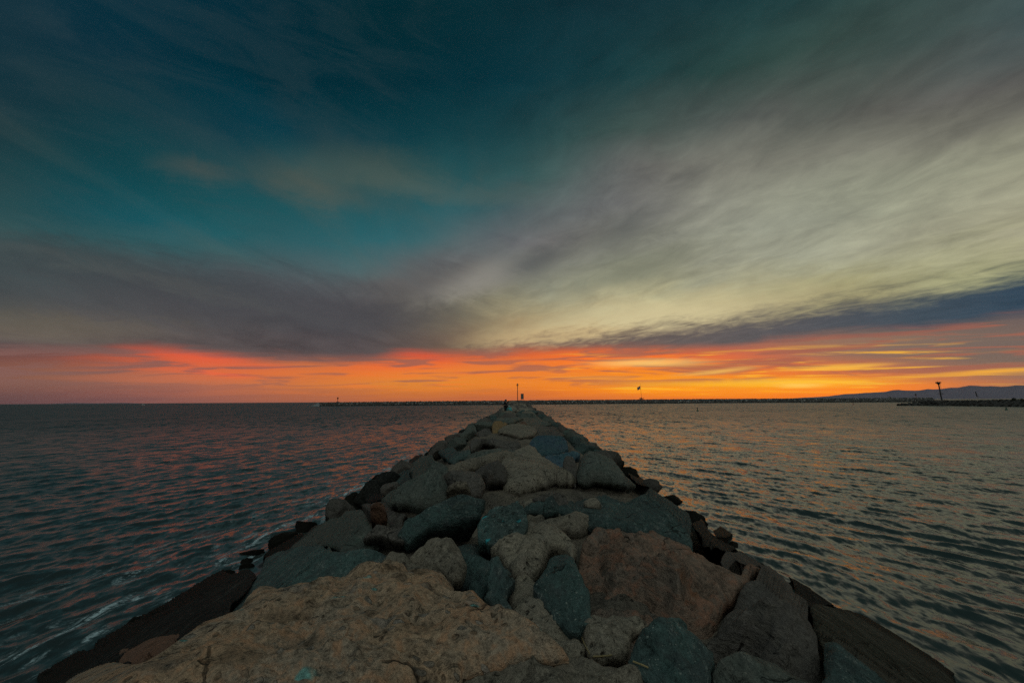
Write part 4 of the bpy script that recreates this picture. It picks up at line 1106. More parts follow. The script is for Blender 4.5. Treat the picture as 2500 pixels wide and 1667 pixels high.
def grass_top():
    cx, cy, ch, nx, ny = lsp; rg = np.random.default_rng(5); V, F = [], []
    i0 = int(len(cx) * 0.40)
    for k in range(5200):
        i = rg.integers(i0, len(cx)); a = rg.uniform(-0.5, 0.30) * 7.0; z = ch[i] * 0.93 + 0.02
        x, y = cx[i] + nx[i] * a + rg.normal() * .4, cy[i] + ny[i] * a
        h = rg.uniform(0.12, 0.34) * (1 + 0.6 * math.sin(i * .21)); w = rg.uniform(0.10, 0.25); t = rg.uniform(0, 6.28); c, s_ = math.cos(t) * w, math.sin(t) * w
        n = len(V); l = rg.normal(size=2) * 0.12
        V += [(x - c, y - s_, z - 0.1), (x + c, y + s_, z - 0.1), (x + l[0], y + l[1], z + h)]; F.append((n, n + 1, n + 2))
    o = link('grass', np_mesh('grass', np.array(V), np.array(F), False), plain('dry_grass', (0.052, 0.055, 0.024), 0.9)); tag(o, 'short olive grass along the top of the spit', 'grass', kind='stuff')


grass_top()


def hills():
    c8 = [(330, 368), (380, 363), (440, 348), (540, 332), (640, 320), (720, 318), (840, 308), (950, 303), (1020, 298), (1100, 284), (1150, 281), (1200, 286), (1300, 289), (1350, 286), (1430, 271), (1480, 274), (1560, 270), (1650, 262),
          (1720, 260), (1780, 248), (1830, 238), (1900, 240), (1950, 246), (2050, 247), (2130, 250), (2200, 246), (2270, 238), (2352, 238), (2600, 215), (2900, 205)]
    D = 10200.0
    u = np.array([1900 + a / 3.92 for a, b in c8]); v = np.array([880 + b / 3.92 for a, b in c8])
    uu = np.linspace(u[0], u[-1], 420); vv = np.interp(uu, u, v)
    R = at_y(uu, vv, D); n = len(uu)
    q = np.stack([R[:, 0] * 0.004, 0 * uu, 0 * uu], -1); R[:, 2] += fbm(q, 4, 0.5, 2) * 9
    R[:, 2] = np.maximum(R[:, 2], 2)
    rows = np.linspace(-1.0, 1.0, 41); V = []
    for t in rows:
        y = D + t * 2600.0
        fall = np.clip(1 - np.abs(t), 0, 1) ** 0.85
        x = R[:, 0] * (y / D if t < 0 else 1.0)
        k = np.stack([x * 0.0022, np.full(n, y * 0.0016), 0 * x], -1)
        rel = (ridged(k, 4, 8) * 0.5 + 0.1) * fall * (1 - fall) * 1.7
        V.append(np.stack([x, np.full(n, y), R[:, 2] * np.clip(fall * (1 - 0.25 * (fall < 1)) + rel * 0.35, 0, 1) - (1 - fall) * 4], -1))
    V = np.stack(V, 1).reshape(-1, 3); m = len(rows)
    i = np.arange(n - 1)[:, None] * m; j = np.arange(m - 1)[None]
    F = np.stack([i + j, i + m + j, i + m + j + 1, i + j + 1], -1).reshape(-1, 4)
    mt = plain('haze_tinted_hillside', (0.155, 0.13, 0.185), 0.95)  # mauve of distant haze put into the base colour, as the air is thin
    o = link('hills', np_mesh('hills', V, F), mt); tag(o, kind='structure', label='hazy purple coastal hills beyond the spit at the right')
    # a low island far out at the left
    D = 13200.0; uu = np.linspace(120, 345, 120); t = (uu - 120) / 225
    top = 987.2 - uu * 0.0056 - 3.6 * np.sin(np.pi * t) ** 0.7 * (0.75 + 0.25 * np.sin(t * 9.0))
    R = at_y(uu, top, D); V, F = [], []
    for k in range(len(uu)):
        for (f, dy) in ((0, -500), (0.6, -220), (1.0, 0), (0.5, 260), (0, 520)): V.append((R[k, 0], D + dy, R[k, 2] * f - (2 if f == 0 else 0)))
    for k in range(len(uu) - 1):
        for j in range(4): a = k * 5 + j; F.append((a, a + 5, a + 6, a + 1))
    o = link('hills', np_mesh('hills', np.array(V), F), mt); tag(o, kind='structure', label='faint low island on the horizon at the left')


hills()

# ------------------------------------------------------------------ objects
M_STEEL = plain('dark_painted_steel', (0.030, 0.030, 0.032), 0.5, 0.0)
M_GALV = plain('galvanised_steel', (0.30, 0.31, 0.31), 0.45, 0.8)
M_CONC = plain('weathered_concrete', (0.22, 0.21, 0.19), 0.9)
M_CONCD = plain('dark_weathered_concrete', (0.075, 0.07, 0.065), 0.9)
M_WOOD = plain('tarred_timber', (0.035, 0.028, 0.024), 0.85)
M_LENS = plain('lamp_glass', (0.25, 0.30, 0.28), 0.15)
M_BOARD = plain('grey_sign_back', (0.105, 0.115, 0.105), 0.6)
M_RED = plain('faded_red_paint', (0.28, 0.05, 0.035), 0.6)
M_GREEN = plain('green_buoy_paint', (0.03, 0.09, 0.055), 0.55)
M_WHITE = plain('white_paint', (0.72, 0.72, 0.70), 0.5)
M_PALE = plain('pale_stay_wire', (0.38, 0.33, 0.28), 0.6)
UPX = Vector((0, 0, 1))

# light pole at the end of the jetty
BY = 138.0
pt = px_y(1263.4, 935.5, BY); base = px_y(1263.4, 977, BY); bz = float(profile(np.array([base[0]]), np.array([BY]))[0]) - 0.35
t = thing('light_pole', (pt[0], BY, bz), 'tall thin dark pole with a small lantern at the end of the jetty', 'light pole')
H = pt[2] - bz
bm = bmesh.new(); rod(bm, (0, 0, 0), (0, 0, H - 0.75), 0.115, 0.095, 16); rod(bm, (0, 0, -0.1), (0, 0, 0.12), 0.26, 0.24, 16); bm_obj('pole', bm, M_STEEL, t, smooth=False)
bm = bmesh.new(); rod(bm, (0, 0, H - 0.75), (0, 0, H - 0.66), 0.22, 0.30, 16)
for k in range(8):
    a = k * math.pi / 4; rod(bm, (0.2 * math.cos(a), 0.2 * math.sin(a), H - 0.66), (0.40 * math.cos(a), 0.40 * math.sin(a), H - 0.42), 0.018, seg=6)
bm_obj('gallery', bm, M_STEEL, t)
bm = bmesh.new(); rod(bm, (0, 0, H - 0.66), (0, 0, H - 0.34), 0.17, 0.17, 16); ln = bm_obj('lantern', bm, M_LENS, t, smooth=False)
bm = bmesh.new(); rod(bm, (0, 0, H - 0.34), (0, 0, H - 0.06), 0.27, 0.05, 16); rod(bm, (0, 0, H - 0.06), (0, 0, H + 0.12), 0.018, seg=8); bm_obj('lantern_roof', bm, M_STEEL, t)
# notice board beside it
SY = 136.5
a, b = px_y(1271.7, 961.0, SY), px_y(1278.3, 974.2, SY)
t = thing('sign_board', ((a[0] + b[0]) / 2, SY, 3.3), 'upright grey rectangular board on two legs right of the light pole', 'sign')
w, h = b[0] - a[0], a[2] - b[2]; zc = (a[2] + b[2]) / 2 - 3.3
bm = bmesh.new(); box(bm, (0, 0, zc), (w, 0.05, h)); bm_obj('panel', bm, M_BOARD, t, bevel=0.01)
bm = bmesh.new()
for s_ in (-1, 1): box(bm, (s_ * (w / 2 + 0.02), 0, zc), (0.04, 0.07, h + 0.06))
for s_ in (-1, 1): box(bm, (0, 0, zc + s_ * (h / 2 + 0.012)), (w - 0.002, 0.062, 0.03))
bm_obj('frame', bm, M_STEEL, t)
for s_ in (-1, 1):
    bm = bmesh.new(); rod(bm, (s_ * w * 0.34, 0.06, 0.0), (s_ * w * 0.34, 0.06, zc + h * 0.4), 0.035, seg=10); bm_obj('leg', bm, M_GALV, t)


def beacon(u, v_base, v_top, y, label, group):
    p = px_y(u, v_base, y); q = px_y(u, v_top, y); H = q[2] - p[2]
    t = thing('beacon', (p[0], y, p[2] - 1.4), label, 'beacon', group); z0 = 1.4
    bm = bmesh.new(); rod(bm, (0, 0, -1.2), (0, 0, z0 - 0.35), 2.1, 1.75, 24); rod(bm, (0, 0, z0 - 0.35), (0, 0, z0), 1.75, 0.8, 24); bm_obj('plinth', bm, M_CONCD, t)
    bm = bmesh.new(); rod(bm, (0, 0, z0), (0, 0, z0 + H * 0.72), 0.30, 0.24, 14); bm_obj('pole', bm, M_RED, t)
    bm = bmesh.new(); rod(bm, (0, 0, z0 + H * 0.60), (0, 0, z0 + H * 0.70), 0.4, 0.95, 18)
    for k in range(10):
        an = k * math.pi / 5; rod(bm, (0.92 * math.cos(an), 0.92 * math.sin(an), z0 + H * 0.70), (0.92 * math.cos(an), 0.92 * math.sin(an), z0 + H * 0.88), 0.05, seg=6)
    bm_obj('gallery', bm, M_STEEL, t)
    bm = bmesh.new(); rod(bm, (0, 0, z0 + H * 0.70), (0, 0, z0 + H * 0.90), 0.62, 0.62, 16); bm_obj('lantern', bm, M_STEEL, t)
    bm = bmesh.new(); rod(bm, (0, 0, z0 + H * 0.90), (0, 0, z0 + H), 1.0, 0.12, 16); bm_obj('lantern_roof', bm, M_STEEL, t)


beacon(824.3, 980.3, 969.6, 482.0, 'small stubby beacon near the left tip of the long breakwater', 'breakwater beacons')
beacon(2236.5, 971.0, 961.0, 568.0, 'small stubby beacon at the right end of the long breakwater', 'breakwater beacons')

# flag on the breakwater
FY = 590.0
b0, tp = px_y(1566.3, 971.0, FY), px_y(1563.2, 937.0, FY)
t = thing('flagpole', (b0[0], FY, b0[2] - 1.5), 'thin flagpole with a flag standing on the far breakwater', 'flagpole')
dv = Vector(tp - b0) + Vector((0, 0, 1.5)); dv = Vector((dv.x, 0, dv.z))
bm = bmesh.new(); rod(bm, (0, 0, 0), dv, 0.17, 0.10, 10); ball(bm, dv, 0.2); bm_obj('pole', bm, M_WOOD, t)
bm = bmesh.new()
rg = random.Random(4)
for k in range(16):
    V_, F_ = TINY[k % 6]; an, rr_ = rg.uniform(0, 6.28), rg.uniform(0, 2.6)
    bmesh.ops.create_icosphere(bm, subdivisions=1, radius=rg.uniform(0.5, 0.95), matrix=Matrix.Translation((rr_ * math.cos(an), rr_ * math.sin(an), rg.uniform(-0.6, 1.1) - rr_ * 0.25 + 0.5)) @ Matrix.Rotation(rg.uniform(0, 3), 4, 'X') @ Matrix.Diagonal((1, 0.8, 0.7, 1)))
bm_obj('cairn', bm, MAT['far_dark'], t)
fm, nt, bs = new_mat('flag_cloth')
uvn = nt.nodes.new('ShaderNodeUVMap'); uu_, vv_, _ = xyz(nt, X(nt, uvn.outputs[0]))
st_ = (vv_ * 6.5).m('FRACT').m('LESS_THAN', 0.5)
cl = mixc(nt, st_, (0.40, 0.38, 0.36, 1), (0.20, 0.018, 0.022, 1))
can = uu_.m('LESS_THAN', 0.4) * vv_.m('GREATER_THAN', 0.4615)
stars = (1.0 - voronoi(nt, vec(nt, uu_ * 15.0, vv_ * 10.0, 0.0), 1.0, 'F1', 'Distance', 0.0).step(0.22, 0.28))
cl = mixc(nt, can, cl, mixc(nt, stars, (0.018, 0.022, 0.075, 1), (0.42, 0.42, 0.42, 1)))
put(nt, bs.inputs['Base Color'], cl); bs.inputs['Roughness'].default_value = 0.85
nu, nv_ = 28, 18; me = bpy.data.meshes.new('flag'); V, F, UV = [], [], []
corner = [px_y(1562.6, 941.0, FY), px_y(1563.4, 949.6, FY), px_y(1555.2, 945.4, FY), px_y(1556.0, 952.6, FY)]   # hoist top, hoist bottom, fly top, fly bottom
O = np.array([b0[0], FY, b0[2] - 1.5])
for i in range(nu + 1):
    for j in range(nv_ + 1):
        s_, r_ = i / nu, j / nv_
        p = ((corner[1] * (1 - r_) + corner[0] * r_) * (1 - s_) + (corner[3] * (1 - r_) + corner[2] * r_) * s_) - O
        p[1] += math.sin(s_ * 9 + r_ * 2.0) * 0.45 * s_ ** 0.5; p[2] -= math.sin(s_ * math.pi) * 0.55 * r_ + math.sin(s_ * 9 + 1.5) * 0.12
        V.append(tuple(p)); UV.append((s_, r_))
for i in range(nu):
    for j in range(nv_): k = i * (nv_ + 1) + j; F.append((k, k + nv_ + 1, k + nv_ + 2, k + 1))
me.from_pydata(V, [], F); ul = me.uv_layers.new(name='UVMap')
for lp in me.loops: ul.data[lp.index].uv = UV[lp.vertex_index]
me.polygons.foreach_set('use_smooth', [True] * len(F)); me.update()
fo = link('flag', me, fm, t); fo['label'] = 'dark wind-blown striped flag with a starred corner'
sm = fo.modifiers.new('thickness', 'SOLIDIFY'); sm.thickness = 0.02

# leaning mast and slab on the spit
MY = 262.0
a, b = px_y(2299.3, 976.0, MY), px_y(2290.4, 932.8, MY)
t = thing('mast', (a[0], MY, a[2]), 'tall leaning dark mast with a wide platform on top on the spit', 'mast')
d = Vector((b[0] - a[0], 0, b[2] - a[2])); L = d.length; dn = d.normalized(); qd = d.to_track_quat('Z', 'Y').to_matrix()
def on(f, x=0, y=0): return tuple(dn * (L * f) + qd @ Vector((0, 0, 0)) + Vector((x, y, 0)))
bm = bmesh.new(); rod(bm, on(-0.06), on(0.93), 0.36, 0.30, 16); bm_obj('pole', bm, M_STEEL, t)
bm = bmesh.new(); rod(bm, on(0.86), on(0.955), 0.32, 1.05, 18); rod(bm, on(0.955), on(0.985), 1.35, 1.35, 20)
rg = random.Random(8)
for k in range(46):      # sticks piled on the platform
    an, r1 = rg.uniform(0, 6.28), rg.uniform(0.2, 1.25); c = Vector(on(0.99)) + Vector((math.cos(an) * r1, math.sin(an) * r1, rg.uniform(0, 0.22)))
    e = Vector((rg.uniform(-1, 1), rg.uniform(-1, 1), rg.uniform(-0.15, 0.25))) * 0.55; rod(bm, c - e, c + e, 0.035, seg=5)
bm_obj('platform', bm, M_STEEL, t)
bm = bmesh.new(); rod(bm, on(0.98, -0.1), on(1.11, -0.1), 0.035, seg=6); bm_obj('antenna', bm, M_STEEL, t)
bm = bmesh.new()
for s_ in (0.75, 1.05): rod(bm, Vector(on(0.30)) + Vector((s_ + 0.1, 0, 0)), Vector(on(0.93)) + Vector((s_, 0, 0)), 0.03, seg=6)
for k in range(26):
    f = 0.31 + k * 0.024; rod(bm, Vector(on(f)) + Vector((0.83, 0, 0)), Vector(on(f)) + Vector((1.13, 0, 0)), 0.02, seg=5)
bm_obj('ladder', bm, M_PALE, t)
bm = bmesh.new(); box(bm, on(0.335, 0.35), (2.2, 1.3, 0.16))
for s_ in (-0.7, 1.4): rod(bm, on(0.335, s_), on(0.42, s_), 0.03, seg=6)
rod(bm, on(0.42, -0.7), on(0.42, 1.4), 0.03, seg=6); bm_obj('landing', bm, M_STEEL, t)
a, b = px_y(2284.5, 976.4, MY - 3), px_y(2317.5, 980.0, MY - 3)
bm = bmesh.new(); box(bm, (0, 0, 0), (b[0] - a[0], 5.0, a[2] - b[2] + 0.5)); o = bm_obj('concrete_slab', bm, M_CONCD, None, ((a[0] + b[0]) / 2, MY, (a[2] + b[2]) / 2 - 0.25), bevel=0.05)
tag(o, 'flat dark concrete slab under the leaning mast', 'slab')
PY = 240.0
a, m_, b = px_y(2387.0, 980, PY), px_y(2385.6, 968.3, PY), px_y(2381.4, 955.6, PY); c = px_y(2410.0, 978.5, PY)
t = thing('leaning_pile', (a[0], PY, a[2]), 'shorter leaning timber pile held by a slanting stay on the spit', 'pile')
O = Vector(a)
bm = bmesh.new(); rod(bm, Vector(m_) - O, Vector(b) - O, 0.24, 0.21, 12); bm_obj('pile', bm, M_WOOD, t)
bm = bmesh.new(); rod(bm, (0, 0, -0.6), Vector(m_) - O, 0.16, 0.13, 10); bm_obj('post', bm, M_PALE, t)
bm = bmesh.new(); rod(bm, Vector(m_) - O + Vector((0, 0, 0.35)), Vector(c) - O, 0.05, seg=6); bm_obj('stay', bm, M_STEEL, t)


def bush(u, v, y, w, h, label):
    p = px_y(u, v, y); t = thing('bush', tuple(p), label, 'bush', 'bushes on the far banks'); rg = np.random.default_rng(int(u))
    bm = bmesh.new()
    for k in range(6): rod(bm, (0, 0, -0.2), (rg.normal() * w * .2, rg.normal() * .3, h * rg.uniform(.4, .7)), 0.06, 0.03, 6)
    bm_obj('stem', bm, M_WOOD, t)
    V, F = [], []
    for k in range(700):
        r = rg.normal(size=3); r /= np.linalg.norm(r); r = r * rg.uniform(0.25, 1) ** 0.5
        c_ = np.array([r[0] * w / 2, r[1] * w / 2, h * 0.5 + r[2] * h * 0.5]); q = rg.normal(size=(3, 3)) * 0.13; n = len(V)
        V += [tuple(c_ + q[0]), tuple(c_ + q[1]), tuple(c_ + q[2])]; F.append((n, n + 1, n + 2))
    link('foliage', np_mesh('foliage', np.array(V), np.array(F), False), plain('bush_leaf', (0.035, 0.042, 0.02), 0.8), t)


bush(2476, 978.0, 221.0, 1.5, 1.3, 'small dark bush on the spit, nearer of two')
bush(2494.5, 978.0, 219.0, 1.1, 0.9, 'low dark bush on the spit, closest to the photo edge')
bush(2172.5, 973.0, 590.0, 4.2, 2.4, 'round dark bush on top of the long breakwater')


def buoy(u, v, h, mat, label):
    p = wl(u, v); t = thing('buoy', (p[0], p[1], 0), label, 'buoy', 'channel buoys')
    bm = bmesh.new(); rod(bm, (0, 0, -0.3), (0, 0, 0.28), 0.42, 0.40, 20); rod(bm, (0, 0, 0.28), (0, 0, 0.40), 0.40, 0.16, 20); bm_obj('float', bm, mat, t, bevel=0.02)
    bm = bmesh.new(); rod(bm, (0, 0, 0.40), (0, 0, h * 0.78), 0.16, 0.10, 12); bm_obj('mast', bm, mat, t)
    bm = bmesh.new(); rod(bm, (0, 0, h * 0.70), (0, 0, h * 0.93), 0.24, 0.20, 12); rod(bm, (0, 0, h * 0.93), (0, 0, h), 0.10, 0.02, 10); bm_obj('top_mark', bm, M_STEEL, t)


buoy(2457, 1000.6, 1.05, M_GREEN, 'small dark buoy closest to the spit and the photo edge')
buoy(1703, 1003.2, 1.35, M_GREEN, 'small dark buoy alone on the open water right of the jetty')
buoy(2083, 988.2, 1.5, M_RED, 'small buoy close under the right part of the breakwater')
buoy(1356, 990.6, 1.6, M_RED, 'first tiny buoy right of the jetty end, farther of a pair')
buoy(1367.5, 992.0, 1.5, M_GREEN, 'second tiny buoy right of the jetty end, nearer of a pair')
buoy(1193.5, 992.8, 1.3, M_RED, 'tiny buoy on the water left of the jetty end')

# small white boat far out
p = wl(349, 988.4)
t = thing('boat', (p[0], min(p[1], 1300), 0), 'tiny white boat far out on the left horizon', 'boat', rz=0.3)
t.location.x = p[0] * min(p[1], 1300) / p[1]
bm = bmesh.new(); rings = []
for k, (x, w, z) in enumerate(((-3.0, 0.9, 0.7), (-1.0, 1.15, 0.75), (1.2, 1.0, 0.9), (2.6, 0.5, 1.1), (3.4, 0.03, 1.3))):
    rings.append([bm.verts.new(q) for q in ((x, -w, z), (x, -w * 0.6, -0.2), (x, w * 0.6, -0.2), (x, w, z))])
for r1, r2 in zip(rings, rings[1:]):
    for q in range(4): bm.faces.new((r1[q], r1[(q + 1) % 4], r2[(q + 1) % 4], r2[q]))
bm.faces.new(rings[0]); bm.faces.new(rings[-1]); bm_obj('hull', bm, M_WHITE, t)
bm = bmesh.new(); box(bm, (-0.4, 0, 1.3), (2.0, 1.5, 1.1)); box(bm, (-0.4, 0, 1.92), (2.4, 1.8, 0.12)); bm_obj('cabin', bm, M_WHITE, t, bevel=0.08)
bm = bmesh.new(); rod(bm, (-0.6, 0, 1.98), (-0.6, 0, 3.6), 0.05, seg=8); bm_obj('mast', bm, M_WHITE, t)

# spray where the swell breaks on the breakwater's tip
V, F = [], []; rg = np.random.default_rng(2)
tip = px_y(775, 990, 474)
for k in range(900):
    s_ = rg.uniform(0, 1) ** 1.6; x = rg.normal() * 1.9 - 0.8; z = abs(rg.normal()) * (2.3 if abs(x) < 1.6 else 0.9) * s_ + 0.05
    c_ = np.array([tip[0] + x, tip[1] + rg.normal() * 1.2, z]); q = rg.normal(size=(3, 3)) * 0.20; n = len(V)
    V += [tuple(c_ + q[0]), tuple(c_ + q[1]), tuple(c_ + q[2])]; F.append((n, n + 1, n + 2))
o = link('sea_spray', np_mesh('sea_spray', np.array(V), np.array(F), False), plain('white_spray', (0.55, 0.60, 0.62), 0.7)); tag(o, 'white spray breaking at the left tip of the breakwater', 'spray', kind='stuff')


# ------------------------------------------------------------------ people
def skinned(name, joints, bones, mat, parent, root, sub=1):
    """one continuous body grown along a skeleton: joints name -> (xyz, radius)"""
    ks = list(joints); ix = {k: i for i, k in enumerate(ks)}
    me = bpy.data.meshes.new(name); me.from_pydata([joints[k][0] for k in ks], [(ix[a], ix[b]) for a, b in bones], []); me.update()
    o = link(name, me, mat, parent)
    o.modifiers.new('skin', 'SKIN'); sv = me.skin_vertices[0].data
    for k in ks:
        r = joints[k][1]; sv[ix[k]].radius = r if hasattr(r, '__len__') else (r, r); sv[ix[k]].use_root = (k == root)
    s_ = o.modifiers.new('subdivision', 'SUBSURF'); s_.levels = s_.render_levels = sub
    return o


def hand(J, B, side, wrist, fwd, palm_n):
    f = Vector(fwd).normalized(); n = Vector(palm_n).normalized(); s_ = f.cross(n).normalized(); w = Vector(wrist)
    J[f'palm{side}'] = (tuple(w + f * 0.06), (0.030, 0.018)); B.append((f'wrist{side}', f'palm{side}'))
    for k, (off, ln) in enumerate(((-0.030, 0.062), (-0.010, 0.074), (0.010, 0.070), (0.030, 0.055))):
        a = w + f * 0.092 + s_ * off; J[f'f{k}a{side}'] = (tuple(a), 0.010); J[f'f{k}b{side}'] = (tuple(a + f * ln * 0.55 + n * ln * 0.25), 0.009); J[f'f{k}c{side}'] = (tuple(a + f * ln * 0.75 + n * ln * 0.75), 0.008)
        B += [(f'palm{side}', f'f{k}a{side}'), (f'f{k}a{side}', f'f{k}b{side}'), (f'f{k}b{side}', f'f{k}c{side}')]
    a = w + f * 0.035 - s_ * 0.042 + n * 0.01; J[f'tha{side}'] = (tuple(a), 0.011); J[f'thb{side}'] = (tuple(a + f * 0.035 - s_ * 0.012 + n * 0.028), 0.009)
    B += [(f'palm{side}', f'tha{side}'), (f'tha{side}', f'thb{side}')]


M_SKIN = plain('skin', (0.30, 0.17, 0.115), 0.55); M_HAIR = plain('dark_hair', (0.012, 0.010, 0.009), 0.6)
M_NAVY = plain('dark_navy_cloth', (0.012, 0.013, 0.018), 0.9); M_BLK = plain('black_cloth', (0.010, 0.009, 0.009), 0.9)
M_TEAL = plain('teal_cloth', (0.045, 0.30, 0.31), 0.85); M_PALEC = plain('pale_teal_cloth', (0.30, 0.52, 0.50), 0.85); M_SHOE = plain('dark_shoe', (0.015, 0.014, 0.013), 0.6)
M_GREYC = plain('grey_cloth', (0.10, 0.10, 0.105), 0.9)


def person(loc, rz, J, label, top, legs, hat=None, scale=1.0):
    t = thing('person', loc, label, 'person', None, rz); t.scale = (scale * 1.45, scale * 1.45, scale * 1.06)
    B = [('pelvis', 'waist'), ('waist', 'chest'), ('chest', 'neck'), ('neck', 'head'), ('head', 'crown'), ('head', 'nose')]
    for s_ in 'lr':
        B += [('chest', 'sh' + s_), ('sh' + s_, 'elbow' + s_), ('elbow' + s_, 'wrist' + s_), ('pelvis', 'hip' + s_), ('hip' + s_, 'knee' + s_), ('knee' + s_, 'ankle' + s_), ('ankle' + s_, 'toe' + s_)]
    for s_ in 'lr':
        e, w = Vector(J['elbow' + s_][0]), Vector(J['wrist' + s_][0]); hand(J, B, s_, w, w - e, (0, 0, -1) if abs((w - e).normalized().z) < 0.8 else (0, 1, 0))
    skinned('body', J, B, M_SKIN, t, 'pelvis', 2)
    g = lambda k, r: (J[k][0], r)
    C = {k: g(k, tuple(q + 0.022 for q in (J[k][1] if hasattr(J[k][1], '__len__') else (J[k][1],) * 2))) for k in ('pelvis', 'waist', 'chest', 'shl', 'shr', 'elbowl', 'elbowr', 'wristl', 'wristr')}
    C['collar'] = (tuple(Vector(J['chest'][0]).lerp(Vector(J['neck'][0]), 0.7)), 0.075)
    skinned('jacket', C, [('pelvis', 'waist'), ('waist', 'chest'), ('chest', 'collar')] + [(a + s_, b + s_) if a != 'chest' else ('chest', 'sh' + s_) for s_ in 'lr' for a, b in (('chest', 'sh'), ('sh', 'elbow'), ('elbow', 'wrist'))], top, t, 'pelvis', 2)
    Tj = {k: g(k, tuple(q + 0.018 for q in (J[k][1] if hasattr(J[k][1], '__len__') else (J[k][1],) * 2))) for k in ('pelvis', 'hipl', 'hipr', 'kneel', 'kneer', 'anklel', 'ankler')}
    skinned('trousers', Tj, [('pelvis', 'hip' + s_) for s_ in 'lr'] + [(a + s_, b + s_) for s_ in 'lr' for a, b in (('hip', 'knee'), ('knee', 'ankle'))], legs, t, 'pelvis', 2)
    for s_ in 'lr':
        bm = bmesh.new(); an, to = Vector(J['ankle' + s_][0]), Vector(J['toe' + s_][0]); d = (to - an); d.z = 0; d.normalize(); q = d.to_track_quat('X', 'Z').to_matrix().to_4x4()
        ball(bm, (0, 0, 0), 1.0, (0.145, 0.055, 0.05), 3); bmesh.ops.transform(bm, matrix=Matrix.Translation((an.x + d.x * 0.06, an.y + d.y * 0.06, min(an.z, to.z) - 0.005)) @ q, verts=bm.verts)
        bm_obj('shoe', bm, M_SHOE, t, smooth=True)
    h = Vector(J['head'][0]); f = (Vector(J['nose'][0]) - h); f.z = 0; f.normalize(); sd = f.cross(UPX)
    for s_ in (-1, 1):
        bm = bmesh.new(); ball(bm, h + f * 0.088 + sd * (0.032 * s_) + Vector((0, 0, 0.035)), 0.013); bm_obj('eye', bm, M_WHITE, t, smooth=True)
        bm = bmesh.new(); ball(bm, h - f * 0.005 + sd * (0.088 * s_) + Vector((0, 0, 0.02)), 0.03, (0.6, 0.6, 1.1)); bm_obj('ear', bm, M_SKIN, t, smooth=True)
    bm = bmesh.new(); ball(bm, h + f * 0.092 + Vector((0, 0, -0.045)), 0.022, (1, 1, 0.35)); bm_obj('mouth', bm, M_RED, t, smooth=True)
    bm = bmesh.new(); ball(bm, h - f * 0.022 + Vector((0, 0, 0.055)), 0.108, (1, 0.95, 1.0), 3)
    bmesh.ops.bisect_plane(bm, geom=bm.verts[:] + bm.edges[:] + bm.faces[:], plane_co=h + f * 0.05 + Vector((0, 0, 0.06)), plane_no=f + Vector((0, 0, -0.35)), clear_outer=True)
    bm_obj('hair', bm, M_HAIR, t, smooth=True)
    if hat:
        bm = bmesh.new(); ball(bm, h - f * 0.01 + Vector((0, 0, 0.085)), 0.122, (1, 1, 0.85), 3); box(bm, h + f * 0.14 + Vector((0, 0, 0.08)), (0.12, 0.12, 0.012)); bm_obj('cap', bm, hat, t, smooth=True)
    return t


def ground_at(u, v): return hit_profile(np.array([float(u)]), np.array([float(v)]))[0]


g0 = ground_at(1235.0, 1008.0)
stand = dict(pelvis=((0, 0, 0.95), (0.15, 0.11)), waist=((0, 0.01, 1.10), (0.135, 0.10)), chest=((0, 0, 1.32), (0.155, 0.11)), neck=((0, 0.01, 1.50), 0.055), head=((0, 0.03, 1.60), (0.080, 0.092)), crown=((0, 0.02, 1.70), (0.070, 0.078)), nose=((0, 0.135, 1.60), 0.014),
             shl=((-0.18, 0, 1.42), 0.065), elbowl=((-0.24, 0.05, 1.16), 0.043), wristl=((-0.16, 0.26, 1.06), 0.029), shr=((0.18, 0, 1.42), 0.065), elbowr=((0.25, 0.04, 1.16), 0.043), wristr=((0.17, 0.25, 1.10), 0.029),
             hipl=((-0.09, 0, 0.90), 0.095), kneel=((-0.10, 0.03, 0.50), 0.062), anklel=((-0.11, 0, 0.09), 0.042), toel=((-0.13, 0.17, 0.035), 0.030), hipr=((0.09, 0, 0.90), 0.095), kneer=((0.12, 0.03, 0.50), 0.062), ankler=((0.14, -0.02, 0.09), 0.042), toer=((0.17, 0.15, 0.035), 0.030))
top_z = px_y(1235, 976.2, g0[1])[2]
person((g0[0], g0[1], g0[2]), rad(55), stand, 'person in dark clothes standing on the jetty, fishing', M_NAVY, M_BLK, None, (top_z - g0[2]) / 1.78)
g1 = ground_at(1244.5, 1007.8)
sit = dict(pelvis=((0, 0, 0.36), (0.16, 0.13)), waist=((0, 0.03, 0.50), (0.145, 0.12)), chest=((0, 0.10, 0.70), (0.16, 0.12)), neck=((0, 0.17, 0.86), 0.055), head=((0, 0.21, 0.95), (0.080, 0.092)), crown=((0, 0.20, 1.05), (0.070, 0.078)), nose=((0, 0.315, 0.94), 0.014),
           shl=((-0.18, 0.12, 0.79), 0.065), elbowl=((-0.27, 0.26, 0.57), 0.043), wristl=((-0.12, 0.43, 0.52), 0.029), shr=((0.18, 0.12, 0.79), 0.065), elbowr=((0.27, 0.26, 0.57), 0.043), wristr=((0.12, 0.43, 0.50), 0.029),
           hipl=((-0.10, 0.04, 0.35), 0.098), kneel=((-0.17, 0.42, 0.46), 0.064), anklel=((-0.15, 0.40, 0.08), 0.042), toel=((-0.16, 0.58, 0.035), 0.030), hipr=((0.10, 0.04, 0.35), 0.098), kneer=((0.17, 0.42, 0.46), 0.064), ankler=((0.15, 0.40, 0.08), 0.042), toer=((0.17, 0.58, 0.035), 0.030))
tz = px_y(1246, 991.8, g1[1])[2]
person((g1[0] + 0.05, g1[1], g1[2]), rad(28), sit, 'person in a teal jacket and pale cap sitting beside the standing person', M_TEAL, M_TEAL, M_PALEC, (tz - g1[2]) / 1.06)
